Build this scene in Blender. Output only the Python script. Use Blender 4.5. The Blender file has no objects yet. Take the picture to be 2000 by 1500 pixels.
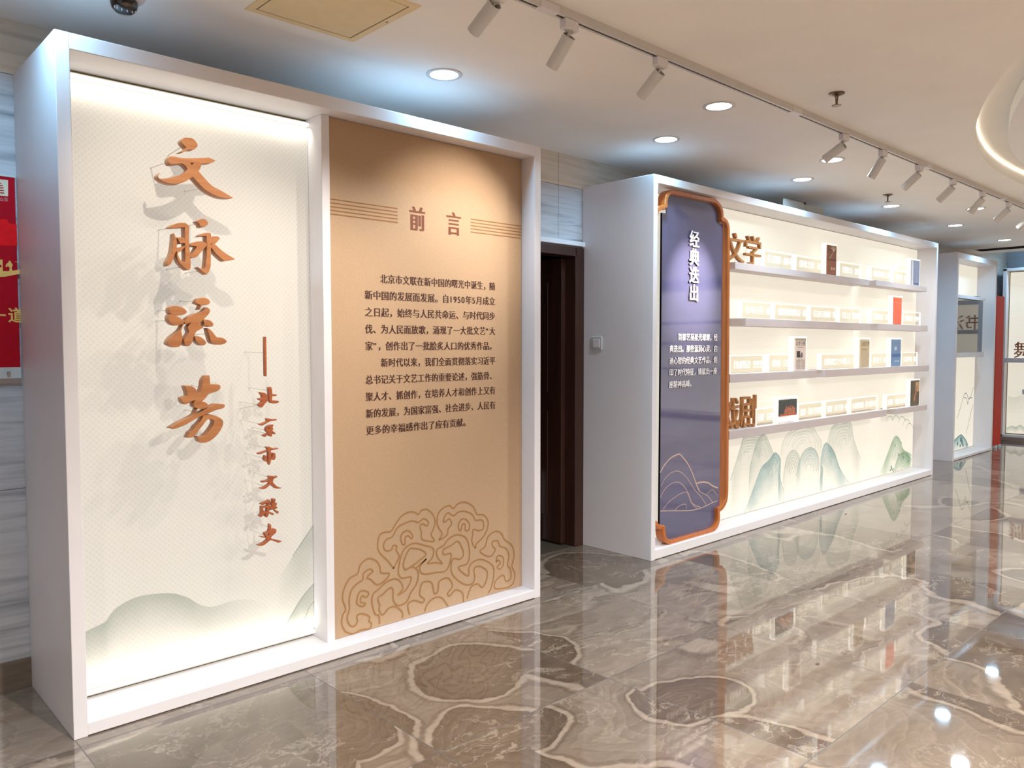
import bpy, bmesh, math, random
from mathutils import Vector, Matrix
random.seed(7)
S = bpy.context.scene
C = S.collection

# ------------------------------------------------------------------ camera
F_PX, YAW, PITCH, ROLL, CAM_Z = 1541.39, 0.7533, -0.0481, -0.0008, 1.4112
fw_ = Vector((math.sin(YAW)*math.cos(PITCH), math.cos(YAW)*math.cos(PITCH), math.sin(PITCH)))
r0_ = fw_.cross(Vector((0, 0, 1))).normalized()
u0_ = r0_.cross(fw_)
cr, sr = math.cos(ROLL), math.sin(ROLL)
RT, UP = cr*r0_ + sr*u0_, -sr*r0_ + cr*u0_
cam_d = bpy.data.cameras.new('camera')
cam_d.sensor_width = 36.0
cam_d.lens = F_PX/2000*36.0
cam_d.clip_start = 0.05
cam = bpy.data.objects.new('camera', cam_d)
M3 = Matrix((RT, UP, -fw_)).transposed()
cam.matrix_world = Matrix.Translation((0, 0, CAM_Z)) @ M3.to_4x4()
C.objects.link(cam)
S.camera = cam

# ------------------------------------------------------------------ world, colour management, sampling
W = bpy.data.worlds.new('world')
S.world = W
W.use_nodes = True
W.node_tree.nodes['Background'].inputs[0].default_value = (.8, .85, 1, 1)
W.node_tree.nodes['Background'].inputs[1].default_value = 0.0
S.view_settings.view_transform = 'Standard'
S.view_settings.look = 'None'
S.view_settings.gamma = 1.0
S.view_settings.use_curve_mapping = False
S.view_settings.exposure = 0.0
S.cycles.use_denoising = True
S.cycles.max_bounces = 10
S.cycles.diffuse_bounces = 5
S.cycles.glossy_bounces = 5
S.cycles.transmission_bounces = 6
S.cycles.transparent_max_bounces = 24
S.cycles.sample_clamp_indirect = 6.0
S.cycles.caustics_reflective = False
S.cycles.caustics_refractive = False

# light levels, all in one place
LV = dict(down=10.5, down_col=(.34, .70, 1.0), lens=14.0, spot=34.0, spot_col=(1.0, .90, .79),
          panel=.40, panel_col=(1.0, .95, .86), led=1.6, wash=1.9, led_col=(1.0, .97, .86), hall=208.0, hall_col=(1.0, .95, .89), cove=3.0)  # hall, hall_col: level of the added unseen fill lamps

# ------------------------------------------------------------------ fixed dimensions
H = 2.714                       # ceiling
WALL = 3.72                     # back wall face
ROOM = (-4.0, 14.0, -12.0)      # x0, x1, y0

def at(px, py, axis, val):
    """the point of the plane axis=val (0 x, 1 y, 2 z) measured at a pixel of the photograph"""
    d = RT*((px-1000)/F_PX) + UP*((750-py)/F_PX) + fw_
    o = Vector((0, 0, CAM_Z))
    return o + d*((val-o[axis])/d[axis])

# ------------------------------------------------------------------ materials
MATS = {}
def lin(c):
    return tuple(((v/255)/12.92 if v/255 <= .04045 else ((v/255+.055)/1.055)**2.4) for v in c)

def mat(name, rgb, rough=.5, metal=0.0, spec=.5, noise=.05, scale=18.0, bump=0.0, stretch=(1, 1, 1), coat=0.0, emit=None):
    """principled material with a procedural mottling of its own colour"""
    if name in MATS: return MATS[name]
    m = bpy.data.materials.new(name); m.use_nodes = True
    nt = m.node_tree; b = nt.nodes['Principled BSDF']
    c = lin(rgb)
    tc = nt.nodes.new('ShaderNodeNewGeometry')
    mp = nt.nodes.new('ShaderNodeMapping'); mp.inputs['Scale'].default_value = stretch
    nz = nt.nodes.new('ShaderNodeTexNoise'); nz.inputs['Scale'].default_value = scale; nz.inputs['Detail'].default_value = 4
    rp = nt.nodes.new('ShaderNodeValToRGB')
    lo = tuple(max(0, v*(1-noise)) for v in c); hi = tuple(min(1, v*(1+noise)) for v in c)
    rp.color_ramp.elements[0].color = (*lo, 1); rp.color_ramp.elements[0].position = .3
    rp.color_ramp.elements[1].color = (*hi, 1); rp.color_ramp.elements[1].position = .7
    L = nt.links.new
    L(tc.outputs['Position'], mp.inputs['Vector']); L(mp.outputs[0], nz.inputs['Vector'])
    L(nz.outputs['Fac'], rp.inputs['Fac']); L(rp.outputs['Color'], b.inputs['Base Color'])
    b.inputs['Roughness'].default_value = rough; b.inputs['Metallic'].default_value = metal
    b.inputs['Specular IOR Level'].default_value = spec
    b.inputs['Coat Weight'].default_value = coat; b.inputs['Coat Roughness'].default_value = .08
    if bump:
        bp = nt.nodes.new('ShaderNodeBump'); bp.inputs['Strength'].default_value = bump; bp.inputs['Distance'].default_value = .002
        L(nz.outputs['Fac'], bp.inputs['Height']); L(bp.outputs[0], b.inputs['Normal'])
    if emit:
        b.inputs['Emission Color'].default_value = (*emit[0], 1); b.inputs['Emission Strength'].default_value = emit[1]
    MATS[name] = m
    return m

def emission(name, col, strength):
    if name in MATS: return MATS[name]
    m = bpy.data.materials.new(name); m.use_nodes = True; nt = m.node_tree
    nt.nodes.remove(nt.nodes['Principled BSDF'])
    e = nt.nodes.new('ShaderNodeEmission'); e.inputs[0].default_value = (*col, 1); e.inputs[1].default_value = strength
    nt.links.new(e.outputs[0], nt.nodes['Material Output'].inputs[0])
    MATS[name] = m
    return m

def light_film(name, strength, col, dots=60.0, depth=.10, weave=False):
    """backlit translucent film: it glows evenly through its dot screen or weave and also takes light from the front"""
    m = bpy.data.materials.new(name); m.use_nodes = True; nt = m.node_tree
    b = nt.nodes['Principled BSDF']; L = nt.links.new
    g = nt.nodes.new('ShaderNodeNewGeometry')
    mp = nt.nodes.new('ShaderNodeMapping'); L(g.outputs['Position'], mp.inputs[0])
    if weave:
        mp.inputs['Scale'].default_value = (1.2, 1, 60)
        t = nt.nodes.new('ShaderNodeTexNoise'); t.inputs['Scale'].default_value = 1.6; t.inputs['Detail'].default_value = 3
        L(mp.outputs[0], t.inputs['Vector']); fac = t.outputs['Fac']
        lo, hi = .35, .65
    else:
        mp.inputs['Scale'].default_value = (dots, 0, dots)
        mp.inputs['Rotation'].default_value = (0, math.radians(45), 0)
        t = nt.nodes.new('ShaderNodeTexVoronoi'); t.inputs['Randomness'].default_value = .12; t.inputs['Scale'].default_value = 1
        L(mp.outputs[0], t.inputs['Vector']); fac = t.outputs['Distance']
        lo, hi = .10, .45
    rp = nt.nodes.new('ShaderNodeValToRGB')
    k = 1-depth
    rp.color_ramp.elements[0].color = (k, k, k, 1); rp.color_ramp.elements[0].position = lo
    rp.color_ramp.elements[1].color = (1, 1, 1, 1); rp.color_ramp.elements[1].position = hi
    L(fac, rp.inputs[0])
    mx = nt.nodes.new('ShaderNodeMix'); mx.data_type = 'RGBA'; mx.blend_type = 'MULTIPLY'; mx.inputs[0].default_value = 1
    mx.inputs[6].default_value = (*col, 1); L(rp.outputs[0], mx.inputs[7])
    L(mx.outputs[2], b.inputs['Emission Color']); b.inputs['Emission Strength'].default_value = strength
    b.inputs['Base Color'].default_value = (.36, .345, .31, 1); b.inputs['Roughness'].default_value = .45
    b.inputs['Specular IOR Level'].default_value = .15
    MATS[name] = m
    return m

def ink(name, rgb, fade=True, strength=1.0):
    """transparent printing ink: tints what lies behind it; pigment density comes from the 'ink' attribute"""
    if name in MATS: return MATS[name]
    m = bpy.data.materials.new(name); m.use_nodes = True; nt = m.node_tree
    nt.nodes.remove(nt.nodes['Principled BSDF']); L = nt.links.new
    tr = nt.nodes.new('ShaderNodeBsdfTransparent')
    mx = nt.nodes.new('ShaderNodeMix'); mx.data_type = 'RGBA'
    mx.inputs[6].default_value = (1, 1, 1, 1); mx.inputs[7].default_value = (*lin(rgb), 1)
    nz = nt.nodes.new('ShaderNodeTexNoise'); nz.inputs['Scale'].default_value = 9; nz.inputs['Detail'].default_value = 4
    g = nt.nodes.new('ShaderNodeNewGeometry'); L(g.outputs['Position'], nz.inputs['Vector'])
    ml = nt.nodes.new('ShaderNodeMath'); ml.operation = 'MULTIPLY'
    if fade:
        a = nt.nodes.new('ShaderNodeAttribute'); a.attribute_name = 'ink'
        L(a.outputs['Fac'], ml.inputs[0])
    else: ml.inputs[0].default_value = strength
    mr = nt.nodes.new('ShaderNodeMapRange'); mr.inputs['From Min'].default_value = .3; mr.inputs['From Max'].default_value = .7
    mr.inputs['To Min'].default_value = .75; mr.inputs['To Max'].default_value = 1.05
    L(nz.outputs['Fac'], mr.inputs[0]); L(mr.outputs[0], ml.inputs[1])
    L(ml.outputs[0], mx.inputs[0]); L(mx.outputs[2], tr.inputs[0])
    L(tr.outputs[0], nt.nodes['Material Output'].inputs[0])
    MATS[name] = m
    return m

def clear_sheet(name, tint, gloss=.06, haze=.06, hazecol=(.9, .88, .8)):
    m = bpy.data.materials.new(name); m.use_nodes = True; nt = m.node_tree
    nt.nodes.remove(nt.nodes['Principled BSDF']); L = nt.links.new
    tr = nt.nodes.new('ShaderNodeBsdfTransparent'); tr.inputs[0].default_value = (*tint, 1)
    gl = nt.nodes.new('ShaderNodeBsdfGlossy'); gl.inputs['Roughness'].default_value = .03
    df = nt.nodes.new('ShaderNodeBsdfDiffuse'); df.inputs[0].default_value = (*hazecol, 1)
    m1 = nt.nodes.new('ShaderNodeMixShader'); m1.inputs[0].default_value = gloss
    m2 = nt.nodes.new('ShaderNodeMixShader'); m2.inputs[0].default_value = haze
    L(tr.outputs[0], m1.inputs[1]); L(gl.outputs[0], m1.inputs[2]); L(m1.outputs[0], m2.inputs[1]); L(df.outputs[0], m2.inputs[2])
    L(m2.outputs[0], nt.nodes['Material Output'].inputs[0])
    MATS[name] = m
    return m

AGATES = [(2.21, 2.58, .33, .27), (1.86, 2.10, .30, .26), (1.50, 2.55, .22, .30), (2.62, 1.80, .30, .20)]
def marble_floor():
    m = bpy.data.materials.new('polished_marble'); m.use_nodes = True; nt = m.node_tree; L = nt.links.new
    b = nt.nodes['Principled BSDF']
    N = lambda t, **k: nt.nodes.new('ShaderNode'+t)
    g = N('NewGeometry')
    def vmath(op, a, bb=None, scale=None):
        n = N('VectorMath'); n.operation = op
        L(a, n.inputs[0]) if not isinstance(a, tuple) else setattr(n.inputs[0], 'default_value', a)
        if bb is not None:
            L(bb, n.inputs[1]) if not isinstance(bb, tuple) else setattr(n.inputs[1], 'default_value', bb)
        if scale is not None: n.inputs['Scale'].default_value = scale
        return n.outputs[0]
    def fmath(op, a, bb=None, cc=None):
        n = N('Math'); n.operation = op
        for i, v in enumerate((a, bb, cc)):
            if v is None: continue
            if isinstance(v, (int, float)): n.inputs[i].default_value = v
            else: L(v, n.inputs[i])
        return n.outputs[0]
    def noise(v, s, det=3, dist=0.0, rough=.55):
        n = N('TexNoise'); n.inputs['Scale'].default_value = s; n.inputs['Detail'].default_value = det
        n.inputs['Distortion'].default_value = dist; n.inputs['Roughness'].default_value = rough
        L(v, n.inputs['Vector']); return n
    def ramp(f, stops):
        n = N('ValToRGB'); e = n.color_ramp.elements
        while len(e) < len(stops): e.new(.5)
        for el, (p, c) in zip(e, stops):
            el.position = p; el.color = (*lin(c), 1) if max(c) > 2 else (*c, 1)
        L(f, n.inputs[0]); return n.outputs[0]
    def mixc(f, a, bb, mode='MIX'):
        n = N('Mix'); n.data_type = 'RGBA'; n.blend_type = mode
        for i, v in ((0, f), (6, a), (7, bb)):
            if isinstance(v, (int, float)): n.inputs[i].default_value = v
            elif isinstance(v, tuple): n.inputs[i].default_value = (*v, 1)
            else: L(v, n.inputs[i])
        return n.outputs[2]
    # 0.9 m slabs: joints at x = 0.75 + 0.9 k, y = 0.32 + 0.9 k
    p = vmath('SCALE', vmath('SUBTRACT', g.outputs['Position'], (.748, .322, 0)), scale=1/.9)
    idx = vmath('FLOOR', p); fr = vmath('FRACTION', p)
    wn = N('TexWhiteNoise'); wn.noise_dimensions = '2D'; L(idx, wn.inputs['Vector'])
    off = vmath('SCALE', wn.outputs['Color'], scale=37.0)
    q = vmath('ADD', g.outputs['Position'], off)
    warp = noise(q, 1.7, 5, 0, .5)
    q2 = vmath('ADD', q, vmath('SCALE', vmath('SUBTRACT', warp.outputs['Color'], (.5, .5, .5)), scale=.42))
    # agate bodies: a slow field, dark inside, wrapped in thin contour bands
    slow = noise(q2, 1.05, 1.2, 0, .4).outputs['Fac']
    pw = vmath('ADD', g.outputs['Position'], vmath('SCALE', vmath('SUBTRACT', warp.outputs['Color'], (.5, .5, .5)), scale=.42))
    for cx, cy, rx, ry in AGATES:                    # the large closed agates in the nearest slabs
        dd = vmath('MULTIPLY', vmath('SUBTRACT', pw, (cx, cy, 0)), (1/rx, 1/ry, 0))
        ln = N('VectorMath'); ln.operation = 'LENGTH'; L(dd, ln.inputs[0])
        slow = fmath('MAXIMUM', slow, fmath('MULTIPLY_ADD', ln.outputs['Value'], -.245, .80))
    body = ramp(slow, [(.30, (136, 119, 104)), (.42, (150, 133, 117)), (.50, (142, 125, 110)), (.545, (124, 107, 92)), (.554, (170, 152, 135)), (.566, (168, 150, 133)), (.573, (110, 93, 79)), (.75, (122, 104, 89))])
    ring = fmath('FRACT', fmath('MULTIPLY', slow, 26.0))
    bands = ramp(ring, [(0, (.90, .89, .88)), (.35, (1.0, 1.0, 1.0)), (.70, (1.05, 1.05, 1.05)), (.82, (1.16, 1.16, 1.16)), (.9, (.92, .91, .90)), (1, (.90, .89, .88))])
    rings = mixc(1.0, body, bands, 'MULTIPLY')
    # layered streaks
    mp = N('Mapping'); mp.inputs['Scale'].default_value = (.8, 3.4, 1); mp.inputs['Rotation'].default_value = (0, 0, .3); L(q2, mp.inputs[0])
    st = noise(mp.outputs[0], 1.2, 6, .4, .52).outputs['Fac']
    streak = ramp(st, [(.25, (126, 109, 94)), (.40, (144, 127, 112)), (.45, (124, 107, 92)), (.475, (150, 133, 117)), (.50, (166, 149, 132)), (.515, (148, 131, 115)), (.56, (138, 121, 106)), (.60, (152, 135, 119)), (.75, (132, 115, 100))])
    pick = fmath('MULTIPLY_ADD', wn.outputs['Value'], .5, .2)
    slow2 = noise(q, .8, 2).outputs['Fac']
    sel = N('MapRange'); L(fmath('ADD', fmath('SUBTRACT', slow2, .5), pick), sel.inputs[0]); sel.inputs[1].default_value = .38; sel.inputs[2].default_value = .56
    near = N('MapRange'); L(slow, near.inputs[0]); near.inputs[1].default_value = .52; near.inputs[2].default_value = .55; near.inputs[3].default_value = 1; near.inputs[4].default_value = 0
    col = mixc(fmath('MULTIPLY', sel.outputs[0], near.outputs[0]), rings, streak)
    # fine wriggling veins
    q3 = vmath('ADD', q2, vmath('SCALE', vmath('SUBTRACT', noise(q, 6, 4).outputs['Color'], (.5, .5, .5)), scale=.22))
    mp3 = N('Mapping'); mp3.inputs['Scale'].default_value = (.6, 1.5, 1); mp3.inputs['Rotation'].default_value = (0, 0, .2); L(q3, mp3.inputs[0])
    vn = noise(mp3.outputs[0], 6.0, 3).outputs['Fac']
    vein = fmath('SUBTRACT', 1.0, fmath('MINIMUM', fmath('MULTIPLY', fmath('ABSOLUTE', fmath('SUBTRACT', vn, .5)), 42.0), 1.0))
    patch = N('MapRange'); L(noise(q, 2.1, 2).outputs['Fac'], patch.inputs[0]); patch.inputs[1].default_value = .40; patch.inputs[2].default_value = .60
    col = mixc(fmath('MULTIPLY', fmath('MULTIPLY', vein, patch.outputs[0]), .6), col, lin((190, 173, 156)))
    mp4 = N('Mapping'); mp4.inputs['Scale'].default_value = (1, 3.2, 1); mp4.inputs['Rotation'].default_value = (0, 0, .25); L(q2, mp4.inputs[0])
    sp = ramp(noise(mp4.outputs[0], 9, 6, .3, .6).outputs['Fac'], [(.28, (.84, .83, .82)), (.5, (1.0, 1.0, 1.0)), (.72, (1.14, 1.14, 1.13))])
    col = mixc(1.0, col, sp, 'MULTIPLY')
    tone = N('MapRange'); L(wn.outputs['Value'], tone.inputs[0]); tone.inputs[3].default_value = .60; tone.inputs[4].default_value = .71
    cmb = N('CombineXYZ')
    for i in range(3): L(tone.outputs[0], cmb.inputs[i])
    col = mixc(1.0, col, cmb.outputs[0], 'MULTIPLY')
    # joints
    sx = N('SeparateXYZ'); L(fr, sx.inputs[0])
    def edge(v): return fmath('MINIMUM', v, fmath('SUBTRACT', 1.0, v))
    e = fmath('MINIMUM', edge(sx.outputs[0]), edge(sx.outputs[1]))
    joint = fmath('LESS_THAN', e, .0022)
    col = mixc(joint, col, lin((72, 62, 54)))
    L(col, b.inputs['Base Color'])
    rr = N('MapRange'); L(joint, rr.inputs[0]); rr.inputs[3].default_value = .035; rr.inputs[4].default_value = .5
    L(rr.outputs[0], b.inputs['Roughness'])
    b.inputs['IOR'].default_value = 2.15
    b.inputs['Specular IOR Level'].default_value = .5
    bp = N('Bump'); bp.inputs['Strength'].default_value = .03; bp.inputs['Distance'].default_value = .01
    L(noise(g.outputs['Position'], 3.5, 2).outputs['Fac'], bp.inputs['Height']); L(bp.outputs[0], b.inputs['Normal'])
    return m

def vein_wall():
    """wood-vein marble slabs, 0.81 m courses, level streaks"""
    m = bpy.data.materials.new('wood_vein_marble'); m.use_nodes = True; nt = m.node_tree; L = nt.links.new
    b = nt.nodes['Principled BSDF']; g = nt.nodes.new('ShaderNodeNewGeometry')
    mp = nt.nodes.new('ShaderNodeMapping'); mp.inputs['Scale'].default_value = (.9, .9, 13); L(g.outputs['Position'], mp.inputs[0])
    n = nt.nodes.new('ShaderNodeTexNoise'); n.inputs['Scale'].default_value = 1.7; n.inputs['Detail'].default_value = 7; n.inputs['Distortion'].default_value = .5
    L(mp.outputs[0], n.inputs[0])
    def ramp(stops):
        r = nt.nodes.new('ShaderNodeValToRGB'); e = r.color_ramp.elements
        while len(e) < len(stops): e.new(.5)
        for el, (p, c) in zip(e, stops): el.position = p; el.color = (*lin(c), 1)
        L(n.outputs['Fac'], r.inputs[0]); return r.outputs[0]
    grey = ramp([(.28, (122, 124, 130)), (.42, (178, 179, 184)), (.55, (198, 198, 202)), (.72, (168, 169, 174))])
    tan = ramp([(.3, (196, 182, 164)), (.5, (222, 210, 194)), (.7, (206, 192, 174))])
    sx = nt.nodes.new('ShaderNodeSeparateXYZ'); L(g.outputs['Position'], sx.inputs[0])
    gt = nt.nodes.new('ShaderNodeMath'); gt.operation = 'GREATER_THAN'; gt.inputs[1].default_value = 2.5; L(sx.outputs[2], gt.inputs[0])
    mx = nt.nodes.new('ShaderNodeMix'); mx.data_type = 'RGBA'; L(gt.outputs[0], mx.inputs[0]); L(grey, mx.inputs[6]); L(tan, mx.inputs[7])
    # joints
    def joint(o, size, shift):
        a = nt.nodes.new('ShaderNodeMath'); a.operation = 'ADD'; a.inputs[1].default_value = shift; L(o, a.inputs[0])
        d = nt.nodes.new('ShaderNodeMath'); d.operation = 'PINGPONG'; d.inputs[1].default_value = size/2; L(a.outputs[0], d.inputs[0])
        k = nt.nodes.new('ShaderNodeMath'); k.operation = 'LESS_THAN'; k.inputs[1].default_value = .0015; L(d.outputs[0], k.inputs[0]); return k.outputs[0]
    mxj = nt.nodes.new('ShaderNodeMath'); mxj.operation = 'MAXIMUM'
    L(joint(sx.outputs[0], .9, -.32), mxj.inputs[0]); L(joint(sx.outputs[2], .835, .005), mxj.inputs[1])
    m2 = nt.nodes.new('ShaderNodeMix'); m2.data_type = 'RGBA'; L(mxj.outputs[0], m2.inputs[0]); L(mx.outputs[2], m2.inputs[6]); m2.inputs[7].default_value = (*lin((92, 88, 84)), 1)
    L(m2.outputs[2], b.inputs['Base Color']); b.inputs['Roughness'].default_value = .3
    return m

def wood(name, rgb, rgb2, rough=.38, axis=2, scale=1.0, coat=.15):
    m = bpy.data.materials.new(name); m.use_nodes = True; nt = m.node_tree; L = nt.links.new
    b = nt.nodes['Principled BSDF']; g = nt.nodes.new('ShaderNodeNewGeometry')
    mp = nt.nodes.new('ShaderNodeMapping'); s = [40*scale]*3; s[axis] = 2.5*scale; mp.inputs['Scale'].default_value = s
    L(g.outputs['Position'], mp.inputs[0])
    n = nt.nodes.new('ShaderNodeTexNoise'); n.inputs['Scale'].default_value = 1; n.inputs['Detail'].default_value = 6; n.inputs['Distortion'].default_value = 1.2
    L(mp.outputs[0], n.inputs[0])
    r = nt.nodes.new('ShaderNodeValToRGB'); r.color_ramp.elements[0].position = .3; r.color_ramp.elements[1].position = .7
    r.color_ramp.elements[0].color = (*lin(rgb2), 1); r.color_ramp.elements[1].color = (*lin(rgb), 1)
    L(n.outputs['Fac'], r.inputs[0]); L(r.outputs[0], b.inputs['Base Color'])
    b.inputs['Roughness'].default_value = rough; b.inputs['Coat Weight'].default_value = coat; b.inputs['Coat Roughness'].default_value = .2
    MATS[name] = m
    return m

WHITE = mat('white_laminate', (222, 220, 225), .42, noise=.015, scale=6)
CEIL = mat("ceiling_paint", (240, 239, 236), .9, noise=.02, scale=3)
GREYP = mat('white_coated_metal', (206, 204, 202), .35, noise=.03)
SILV = mat('brushed_steel', (190, 190, 188), .35, metal=.9, noise=.08)
BLACK = mat('black_slot', (14, 14, 15), .5)
OLIVE = mat('panel_reveal', (112, 98, 52), .6)
TAN = mat('kraft_fabric_board', (178, 149, 119), .8, noise=.06, scale=240, bump=.15)
TITLE_INK = mat('brown_print', (108, 54, 28), .7)
BODY_INK = mat('dark_brown_print', (62, 26, 14), .7)
RULE_INK = mat('bronze_print', (140, 94, 48), .7)
CLOUD_INK = mat('cloud_print', (154, 114, 70), .8)
LETTER = wood('carved_letter_wood', (178, 120, 74), (154, 96, 54), .45, axis=0, scale=.8)
LETTER2 = wood('red_letter_wood', (172, 96, 56), (146, 74, 40), .45, axis=0, scale=.8)
GOLDW = wood('golden_letter_wood', (176, 118, 62), (142, 88, 42), .4, axis=0, scale=1.0)
FRAMEW = wood('orange_frame_wood', (194, 112, 50), (166, 88, 34), .3, axis=2, coat=.35)
DOORW = wood('dark_door_wood', (64, 34, 22), (44, 22, 14), .45, axis=2, scale=.5)
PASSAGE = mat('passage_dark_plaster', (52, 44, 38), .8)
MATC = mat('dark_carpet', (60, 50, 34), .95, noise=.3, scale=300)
FLOOR = marble_floor()
VEIN = vein_wall()
BASEB = mat('brown_stone_skirting', (112, 98, 86), .35, noise=.18, scale=9, stretch=(1, 1, 5))
FILM1 = light_film('dotted_light_film', LV['panel'], LV['panel_col'], dots=62, depth=.16)
FILM2 = light_film('woven_light_film', LV['panel']*1.72, (1.0, .93, .78), weave=True, depth=.05)
LED = emission('led_strip', LV['led_col'], LV['led'])
LENS = emission('downlight_lens', (.86, .95, 1.0), LV['lens'])
SPOTLENS = emission('spot_lens', (1.0, .86, .7), 20.0)
PIN = mat('acrylic_rod', (214, 210, 200), .25, noise=.02)
LAB = mat('frosted_edge_glow', (252, 251, 246), .35, noise=.005, emit=((1, .98, .92), .55))  # emission stands in for light caught by the acrylic edges
LABTXT = mat('white_lettering_glow', (254, 253, 250), .4, noise=.005, emit=((1, .99, .95), .6))  # letters emit a little of their own, brightness put into the colour
CLEAR = clear_sheet('clear_acrylic', (.955, .935, .885), gloss=.03, haze=.02)
PLATEG = clear_sheet('pale_acrylic', (.85, .87, .85), gloss=.08, haze=.35, hazecol=(.75, .74, .70))
PURPLE = mat('glossy_purple_print', (88, 88, 122), .04, noise=.10, scale=2.0, stretch=(1, 1, 2.5), spec=.9)
PURPLE.node_tree.nodes['Principled BSDF'].inputs['IOR'].default_value = 1.68
PINKLINE = mat('pale_pink_line', (196, 168, 158), .4)
WHITET = mat('white_paint_letter', (240, 236, 240), .5, noise=.01)
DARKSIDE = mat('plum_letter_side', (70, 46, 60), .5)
SCREEN = mat('black_screen_glass', (16, 24, 26), .015, spec=1.0, noise=.02, coat=.6)
RED = mat('red_flock_board', (190, 44, 22), .75, noise=.10, scale=120)
POSTER = mat('red_poster_print', (182, 14, 32), .8, spec=.15, noise=.06, scale=50)
POSTER2 = mat('bright_red_print', (236, 26, 32), .8, spec=.15, noise=.06, scale=50)
YELLOW = mat('pale_gold_print', (240, 190, 104), .5)
EMBLEM = mat('cream_print', (226, 214, 188), .5)
SMOKE = mat('smoked_dome', (10, 11, 13), .05, spec=.9)
DOMECLEAR = clear_sheet('clear_dome', (.95, .95, .95), gloss=.03, haze=.004)
ENDWALL = mat('blue_grey_plaster', (176, 186, 198), .8, noise=.08, scale=5)

# ------------------------------------------------------------------ object helpers
def link(name, me, m=None, parent=None):
    o = bpy.data.objects.new(name, me); C.objects.link(o)
    if m is not None and me is not None:
        for mm in (m if isinstance(m, (list, tuple)) else [m]): me.materials.append(mm)
    if parent is not None:
        o.parent = parent
        t = Vector((0, 0, 0)); p = parent
        while p is not None: t += p.location; p = p.parent
        me.transform(Matrix.Translation(-t))
    return o

def tag(o, label, cat, group=None):
    o['label'] = label; o['category'] = cat
    if group: o['group'] = group
    return o

def thing(name, label, cat, loc, group=None):
    o = bpy.data.objects.new(name, None); o.empty_display_size = .05; C.objects.link(o); o.location = loc
    return tag(o, label, cat, group)

def struct(o):
    o['kind'] = 'structure'; return o

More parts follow.
